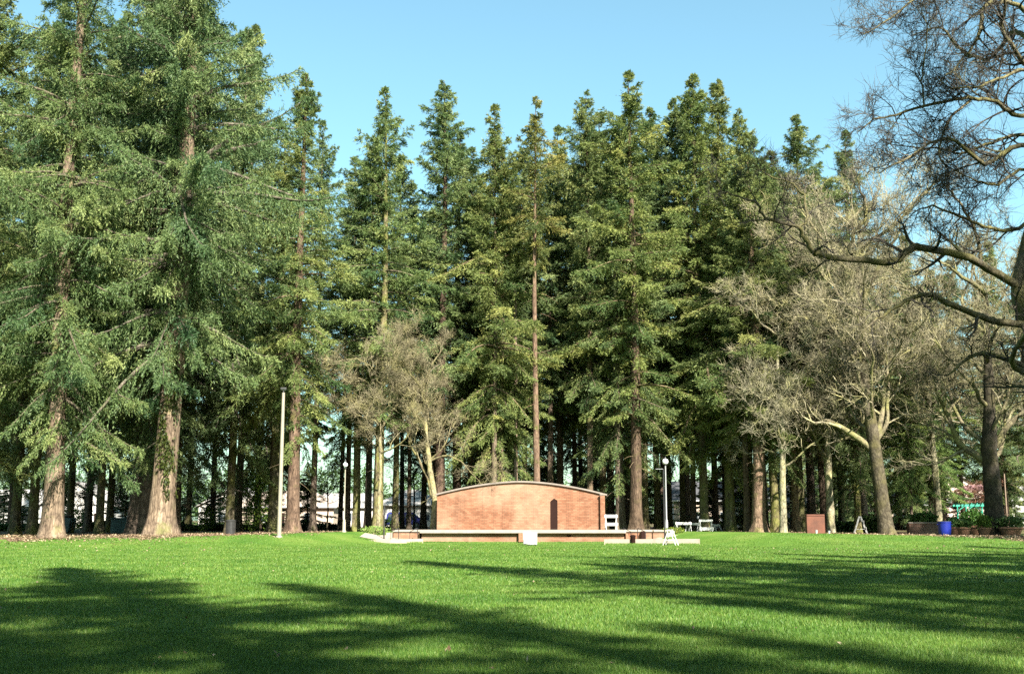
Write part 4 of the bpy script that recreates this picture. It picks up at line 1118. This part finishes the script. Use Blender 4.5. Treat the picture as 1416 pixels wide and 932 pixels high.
MB().box(-1.2, 1.2, -.3, .3, -.1, .85).build('wall', M['brick_dark'], p)
MB().box(-1.25, 1.25, -.35, .35, .853, .93, .01).build('cap', M['coping'], p)
foliage('foliage', 12, 1500, (1.1, .3, .4), 'leaf', p, (0, 0, 1.2), .18, col=(.6, .75, .6))
pg = ground_thing('green_pergola', 'green painted metal pergola behind the pots at the right', 'pergola', 1349, 104)
for sx in (-1.1, 1.1):
    for sy in (-1.0, 1.0):
        MB().tube([(sx, sy, -.1), (sx, sy, 2.3)], .07, 8).build('post', M['pergola'], pg)
        MB().tube([(sx, sy, 1.5), (sx * .8, sy, 2.05), (sx * .45, sy, 2.3)], .045, 6).build('brace', M['pergola'], pg)
for sy in (-1.0, 1.0): MB().box(-1.5, 1.5, sy - .05, sy + .05, 2.3, 2.48, .01).build('beam', M['pergola'], pg)
for k in range(6):
    xx = -1.2 + k * .48
    MB().box(xx - .03, xx + .03, -1.4, 1.4, 2.483, 2.6, .008).build('rafter', M['pergola'], pg)
bl = bare = dup(lm, (gx(1352, 112), 112, .5), .7, (.42, .42, .30), 'small blossom tree with pink twigs above the green pergola', col=(1.6, .9, .85))
foliage('blossom', 31, 1100, (3.0, 2.8, .8), 'blossom', bl, (0, 0, 14.0), .5, up=.1).color = (1, 1, 1, 1)

# ------------------------------------------------------------------ houses, van, hedge far behind
def house(label, px, d, w, dep, wh, rh, wall, roof, rz=0.0, gable=False, wins=(), hip=False, door=None):
    h = ground_thing('house', label, 'house', px, d, rz)
    z0 = -.2
    if gable:      # gable end faces the camera
        MB().prism([(-w / 2, z0), (w / 2, z0), (w / 2, wh), (0, wh + rh), (-w / 2, wh)], 0, dep).build('wall', M[wall], h)
        k = (w / 2 + .4) / (w / 2); e = .4 * rh / (w / 2)
        MB().prism([(-w / 2 - .4, wh - e + .02), (0, wh + rh + .02), (w / 2 + .4, wh - e + .02), (w / 2 + .4, wh - e + .2), (0, wh + rh + .22), (-w / 2 - .4, wh - e + .2)], -.4, dep + .4).build('roof', M[roof], h)
    else:
        MB().box(-w / 2, w / 2, 0, dep, z0, wh).build('wall', M[wall], h)
        m = MB(); i_ = dep / 2 if hip else 0.0
        a = [(-w / 2 - .5, -.5, wh + .003), (w / 2 + .5, -.5, wh + .003), (w / 2 + .5, dep + .5, wh + .003), (-w / 2 - .5, dep + .5, wh + .003)]
        v = [m.bm.verts.new(p_) for p_ in a] + [m.bm.verts.new((-w / 2 - .5 + i_, dep / 2, wh + rh)), m.bm.verts.new((w / 2 + .5 - i_, dep / 2, wh + rh))]
        for f in ((0, 1, 5, 4), (2, 3, 4, 5), (1, 2, 5), (3, 0, 4), (3, 2, 1, 0)): m.bm.faces.new([v[q] for q in f])
        m.build('roof', M[roof], h)
        MB().box(-w / 2 - .52, w / 2 + .52, -.56, -.505, wh - .12, wh + .06).build('fascia', M['white'], h)
    for (x, z, ww, hh) in wins:
        f = MB()
        for (a0, a1, b0, b1) in ((x - ww / 2 - .08, x - ww / 2, z - .08, z + hh + .08), (x + ww / 2, x + ww / 2 + .08, z - .08, z + hh + .08), (x - ww / 2, x + ww / 2, z - .08, z), (x - ww / 2, x + ww / 2, z + hh, z + hh + .08), (x - .03, x + .03, z, z + hh)):
            f.box(a0, a1, -.06, -.003, b0, b1)
        fo = f.build('window', M['white'], h)
        MB().box(x - ww / 2, x + ww / 2, -.03, -.004, z, z + hh).build('pane', M['glass'], fo)
    if door is not None:
        dd_ = MB().box(door - .5, door + .5, -.04, -.003, -.1, 2.1).build('door', M['door'], h)
        MB().lathe([(.03, 0), (.05, .02), (.03, .06)], (door + .38, -.07, 1.0), 8).build('handle', M['grey'], dd_)
    return h
house('white gabled bungalow seen between the left trunks', 104, 170, 10.3, 10, 3.28, 3.16, 'wallw', 'roofg', .1, True, [(-2, .9, 1.4, 1.2), (1.5, .9, 1.4, 1.2)], door=3.0)
house('white bungalow corner at the far left edge', 20, 180, 10.8, 10, 3.24, 2.64, 'wallw', 'roofg', -.1, False, [(1.5, .9, 1.6, 1.2)])
house('pale house with a light gabled front left of the cream pole', 322, 172, 10.3, 9, 3.15, 2.66, 'wallw', 'roofg', .0, True, [(-1.5, .9, 1.5, 1.2), (2.0, .9, 1.3, 1.2)])
house('long low ranch house with a tan roof behind the cream pole', 392, 166, 14.0, 8, 2.93, 2.32, 'wallt', 'rooft', 0, False, [(-3.0, .8, 2.2, 1.1), (1.2, .8, 1.2, 1.2), (3.6, .8, 1.4, 1.2)], door=-.4, hip=True)
house('grey roofed house behind the navy van', 566, 172, 9.7, 9, 3.15, 2.30, 'wallw', 'roofg', .0, False, [(-2.2, .9, 1.4, 1.2), (2.2, .9, 1.4, 1.2)], hip=True)
house('small white house right of the small path lamp', 486, 178, 8.4, 8, 3.01, 2.16, 'wallw', 'roofg', .1, False, [(0, .9, 1.6, 1.2)])
house('dark roofed house in shade behind the triple trunk', 1085, 158, 12.3, 9, 3.21, 2.72, 'wallt', 'roofd', 0, False, [(-2.4, 1.0, 1.5, 1.1), (.2, 1.0, 1.5, 1.1), (3, 1.0, 1.5, 1.1)])
house('beige house glimpsed behind the white barricades', 985, 170, 10.9, 9, 3.89, 2.91, 'wallt', 'roofd', 0, False, [(-2, 1.0, 1.5, 1.2), (2, 1.0, 1.5, 1.2)])
house('pinkish white two storey house behind the green pergola', 1330, 166, 6.7, 8, 5.61, 1.71, 'wallp', 'roofg', 0, True, [(-1.2, 3.0, 1.0, 1.1), (1.2, 3.0, 1.0, 1.1)])
house('white roofed house at the far right edge', 1432, 168, 9.7, 9, 3.90, 2.43, 'wallw', 'roofg', 0, False, [(-2, 1.0, 1.4, 1.2)])
house('long grey house in deep shade behind the right maple', 1200, 162, 19.6, 9, 3.19, 2.45, 'wallt', 'roofd', 0, False, [(-5, .9, 1.5, 1.2), (-2, .9, 1.5, 1.2), (1, .9, 1.5, 1.2), (4.5, .9, 1.5, 1.2)])

def van(px, d, rz, label):
    c = ground_thing('parked_van', label, 'van', px, d, rz)
    prof = [(-2.4, .35), (-2.4, 1.0), (-2.32, 1.7), (-2.1, 1.92), (1.1, 1.92), (1.75, 1.25), (2.35, 1.1), (2.45, .8), (2.45, .35)]
    m = MB().prism(prof, -.9, .9)
    bmesh.ops.bevel(m.bm, geom=m.bm.edges[:], offset=.05, segments=2, affect='EDGES')
    body = m.build('body', M['carpaint'], c, True)
    for x0_, x1_ in ((-2.1, -1.2), (-1.08, -.05), (.07, 1.0)):
        MB().box(x0_, x1_, -.912, -.902, 1.22, 1.74).build('side_window', M['glass'], c)
    for xw in (-1.55, 1.5):
        for s in (-1, 1):
            w = MB(); w.tube([(xw, s * .92, .34), (xw, s * .70, .34)], .34, 18); wo = w.build('wheel', M['tyre'], c)
            w = MB(); w.tube([(xw, s * .932, .34), (xw, s * .918, .34)], .2, 14); w.build('rim', M['grey'], wo)
    MB().box(2.44, 2.47, -.8, -.5, .75, .95, .01).build('headlight', M['globe'], c)
    MB().box(2.44, 2.47, .5, .8, .75, .95, .01).build('headlight', M['globe'], c)
    MB().box(1.0, 1.2, -1.02, -.91, 1.2, 1.34, .02).build('mirror', M['carpaint'], c)
    return c
van(560, 150, .05, 'navy van parked before the grey roofed house left of the stage')
c2 = van(848, 140, .3, 'dark blue van half hidden behind the thick trunk right of the stage wall')

def hedge(px0, px1, d, h, label, col, seed, n):
    xa, xb = gx(px0, d), gx(px1, d)
    r = thing('hedge', label, 'hedge', ((xa + xb) / 2, d, zg((xa + xb) / 2, d)))
    rng = np.random.default_rng(seed); L = xb - xa
    p = np.stack([rng.uniform(-L / 2, L / 2, n), rng.normal(0, .35, n), rng.uniform(0, h, n)], 1)
    p[:, 2] *= .85 + .15 * np.sin(p[:, 0] * 1.7) * np.sin(p[:, 0] * .6)
    dd_ = nrm(rng.normal(0, .7, (n, 3)) + UP * .3)
    o = obj('foliage', np_mesh('hedge', rhomb(p, dd_, rng.uniform(.12, .3, n), rng.uniform(.04, .09, n), rng, .3), [np.arange(n * 4).reshape(-1, 4)], [M['leaf']], attrs={'tint': np.clip(rng.normal(.4, .2, n), 0, 1)}), r)
    o.color = (*col, 1)
    s = MB()
    for k in range(int(L)):
        xx = -L / 2 + .5 + k * L / int(L); s.tube([(xx, 0, -.1), (xx + .1, .05, h * .8)], [.04, .015], 5)
    s.build('stem', M['wood'], r)
hedge(240, 372, 118, .7, 'dark low hedge before the houses between the big fir and the cream pole', (.5, .55, .5), 61, 9000)
hedge(395, 470, 120, .6, 'dark low hedge between the reddish trunk and the small path lamp', (.6, .6, .5), 62, 5000)
hedge(-60, 60, 118, .7, 'dark low hedge at the far left edge', (.5, .6, .5), 63, 6000)
hedge(118, 150, 112, 1.0, 'short dark hedge before the white gabled bungalow', (.5, .55, .45), 64, 3500)
hedge(1120, 1180, 104, .9, 'dark low hedge in shade right of the rusty board', (.5, .6, .45), 65, 4500)
hedge(1195, 1225, 99, 1.5, 'dark bush mass at the left foot of the leaning maple', (.45, .55, .45), 66, 4000)
shrub(101, 112, 1.9, 2.6, 'yellow green shrub before the white gabled bungalow', (1.6, 1.5, .8), 71)
shrub(284, 116, 1.8, 2.4, 'yellow green shrub left of the litter bin behind the hedge', (1.5, 1.4, .8), 72)
shrub(360, 110, 3.4, 6.2, 'light yellow green bushy tree left of the cream pole', (1.5, 1.45, .8), 73, n=4200, blade=.2)
shrub(519, 87, 2.2, .55, 'low dry flowering clump beside the left steps', (2.6, 2.2, 2.0), 74, n=700)
shrub(933, 87.5, 1.6, .45, 'low yellowish clump beside the right steps', (2.2, 1.7, 1.0), 75, n=600)
shrub(539, 104, 1.6, 1.1, 'dark teal bush at the left end of the navy van', (.7, 1.0, 1.1), 76, n=1500)
shrub(648, 108, 4.5, 3.4, 'green bush behind the left slope of the stage wall', (.9, 1.05, .9), 77, n=3500, blade=.2)

# fallen leaves along the mulch edge: nobody could count them
rng = np.random.default_rng(15); n = 24000
x = rng.uniform(-40, 42, n); y = lawn_edge(x) + np.where(rng.uniform(0, 1, n) < .25, rng.normal(0, 2.0, n), rng.uniform(0, 9, n))
keep = (np.abs(x - 2) > 15); x, y = x[keep], y[keep]; n = len(x)
_m = 1600; _y = np.sqrt(rng.uniform(11 ** 2, 70 ** 2, _m)); x = np.concatenate([x, rng.uniform(-.5, .5, _m) * _y]); y = np.concatenate([y, _y]); n = len(x)
pp = np.stack([x, y, np.maximum(zt(x, y) + .055, 0)], 1)
dl = nrm(np.stack([rng.normal(0, 1, n), rng.normal(0, 1, n), rng.uniform(.0, .5, n)], 1))
M['litter'] = leaf_mat('dry_leaves', (.09, .055, .032), (.22, .15, .09), (.38, .3, .19), trans=.15, usecol=False)
lt = obj('fallen_leaves', np_mesh('fallen_leaves', rhomb(pp, dl, rng.uniform(.06, .17, n) * np.where(y < 60, .55, 1), rng.uniform(.025, .06, n) * np.where(y < 60, .55, 1), rng, 1.4), [np.arange(n * 4).reshape(-1, 4)], [M['litter']], attrs={'tint': rng.uniform(0, 1, n)}))
tag(lt, kind='stuff')

# ------------------------------------------------------------------ light, sky, camera
w = bpy.data.worlds.new('World'); sc.world = w; w.use_nodes = True
nt = w.node_tree; bg = nt.nodes['Background']
sky = nt.nodes.new('ShaderNodeTexSky'); sky.sky_type = 'NISHITA'; sky.sun_disc = False
sky.sun_elevation = SUN_EL; sky.sun_rotation = SUN_ROT
sky.altitude = 0; sky.air_density = 1.0; sky.dust_density = 1.5; sky.ozone_density = 1.0
nt.links.new(mixc(nt, 1.0, sky.outputs[0], SKYTINT, 'MULTIPLY'), bg.inputs[0]); bg.inputs[1].default_value = SKY
sl = bpy.data.lights.new('sun', 'SUN'); sl.energy = SUN; sl.angle = math.radians(.53); sl.color = (1.0, .94, .84)
so = link(bpy.data.objects.new('sun', sl))
sv = Vector((math.sin(SUN_AZ) * math.cos(SUN_EL), -math.cos(SUN_AZ) * math.cos(SUN_EL), math.sin(SUN_EL)))
so.rotation_euler = sv.to_track_quat('Z', 'Y').to_euler(); so.location = (30, -40, 60)

cam = bpy.data.cameras.new('camera'); co = link(bpy.data.objects.new('camera', cam)); sc.camera = co
co.location = (0, 0, EYE); co.rotation_euler = (PI / 2 + TH, 0, 0)
cam.sensor_width = 36; cam.lens = F / 1416 * 36; cam.clip_end = 6000; cam.clip_start = .1
sc.view_settings.view_transform = 'Standard'; sc.view_settings.look = 'None'; sc.view_settings.gamma = 1; sc.view_settings.use_curve_mapping = False
sc.view_settings.exposure = EXPO
sc.cycles.max_bounces = 6; sc.cycles.diffuse_bounces = 3; sc.cycles.transmission_bounces = 3; sc.cycles.glossy_bounces = 2
sc.cycles.use_denoising = DENOISE
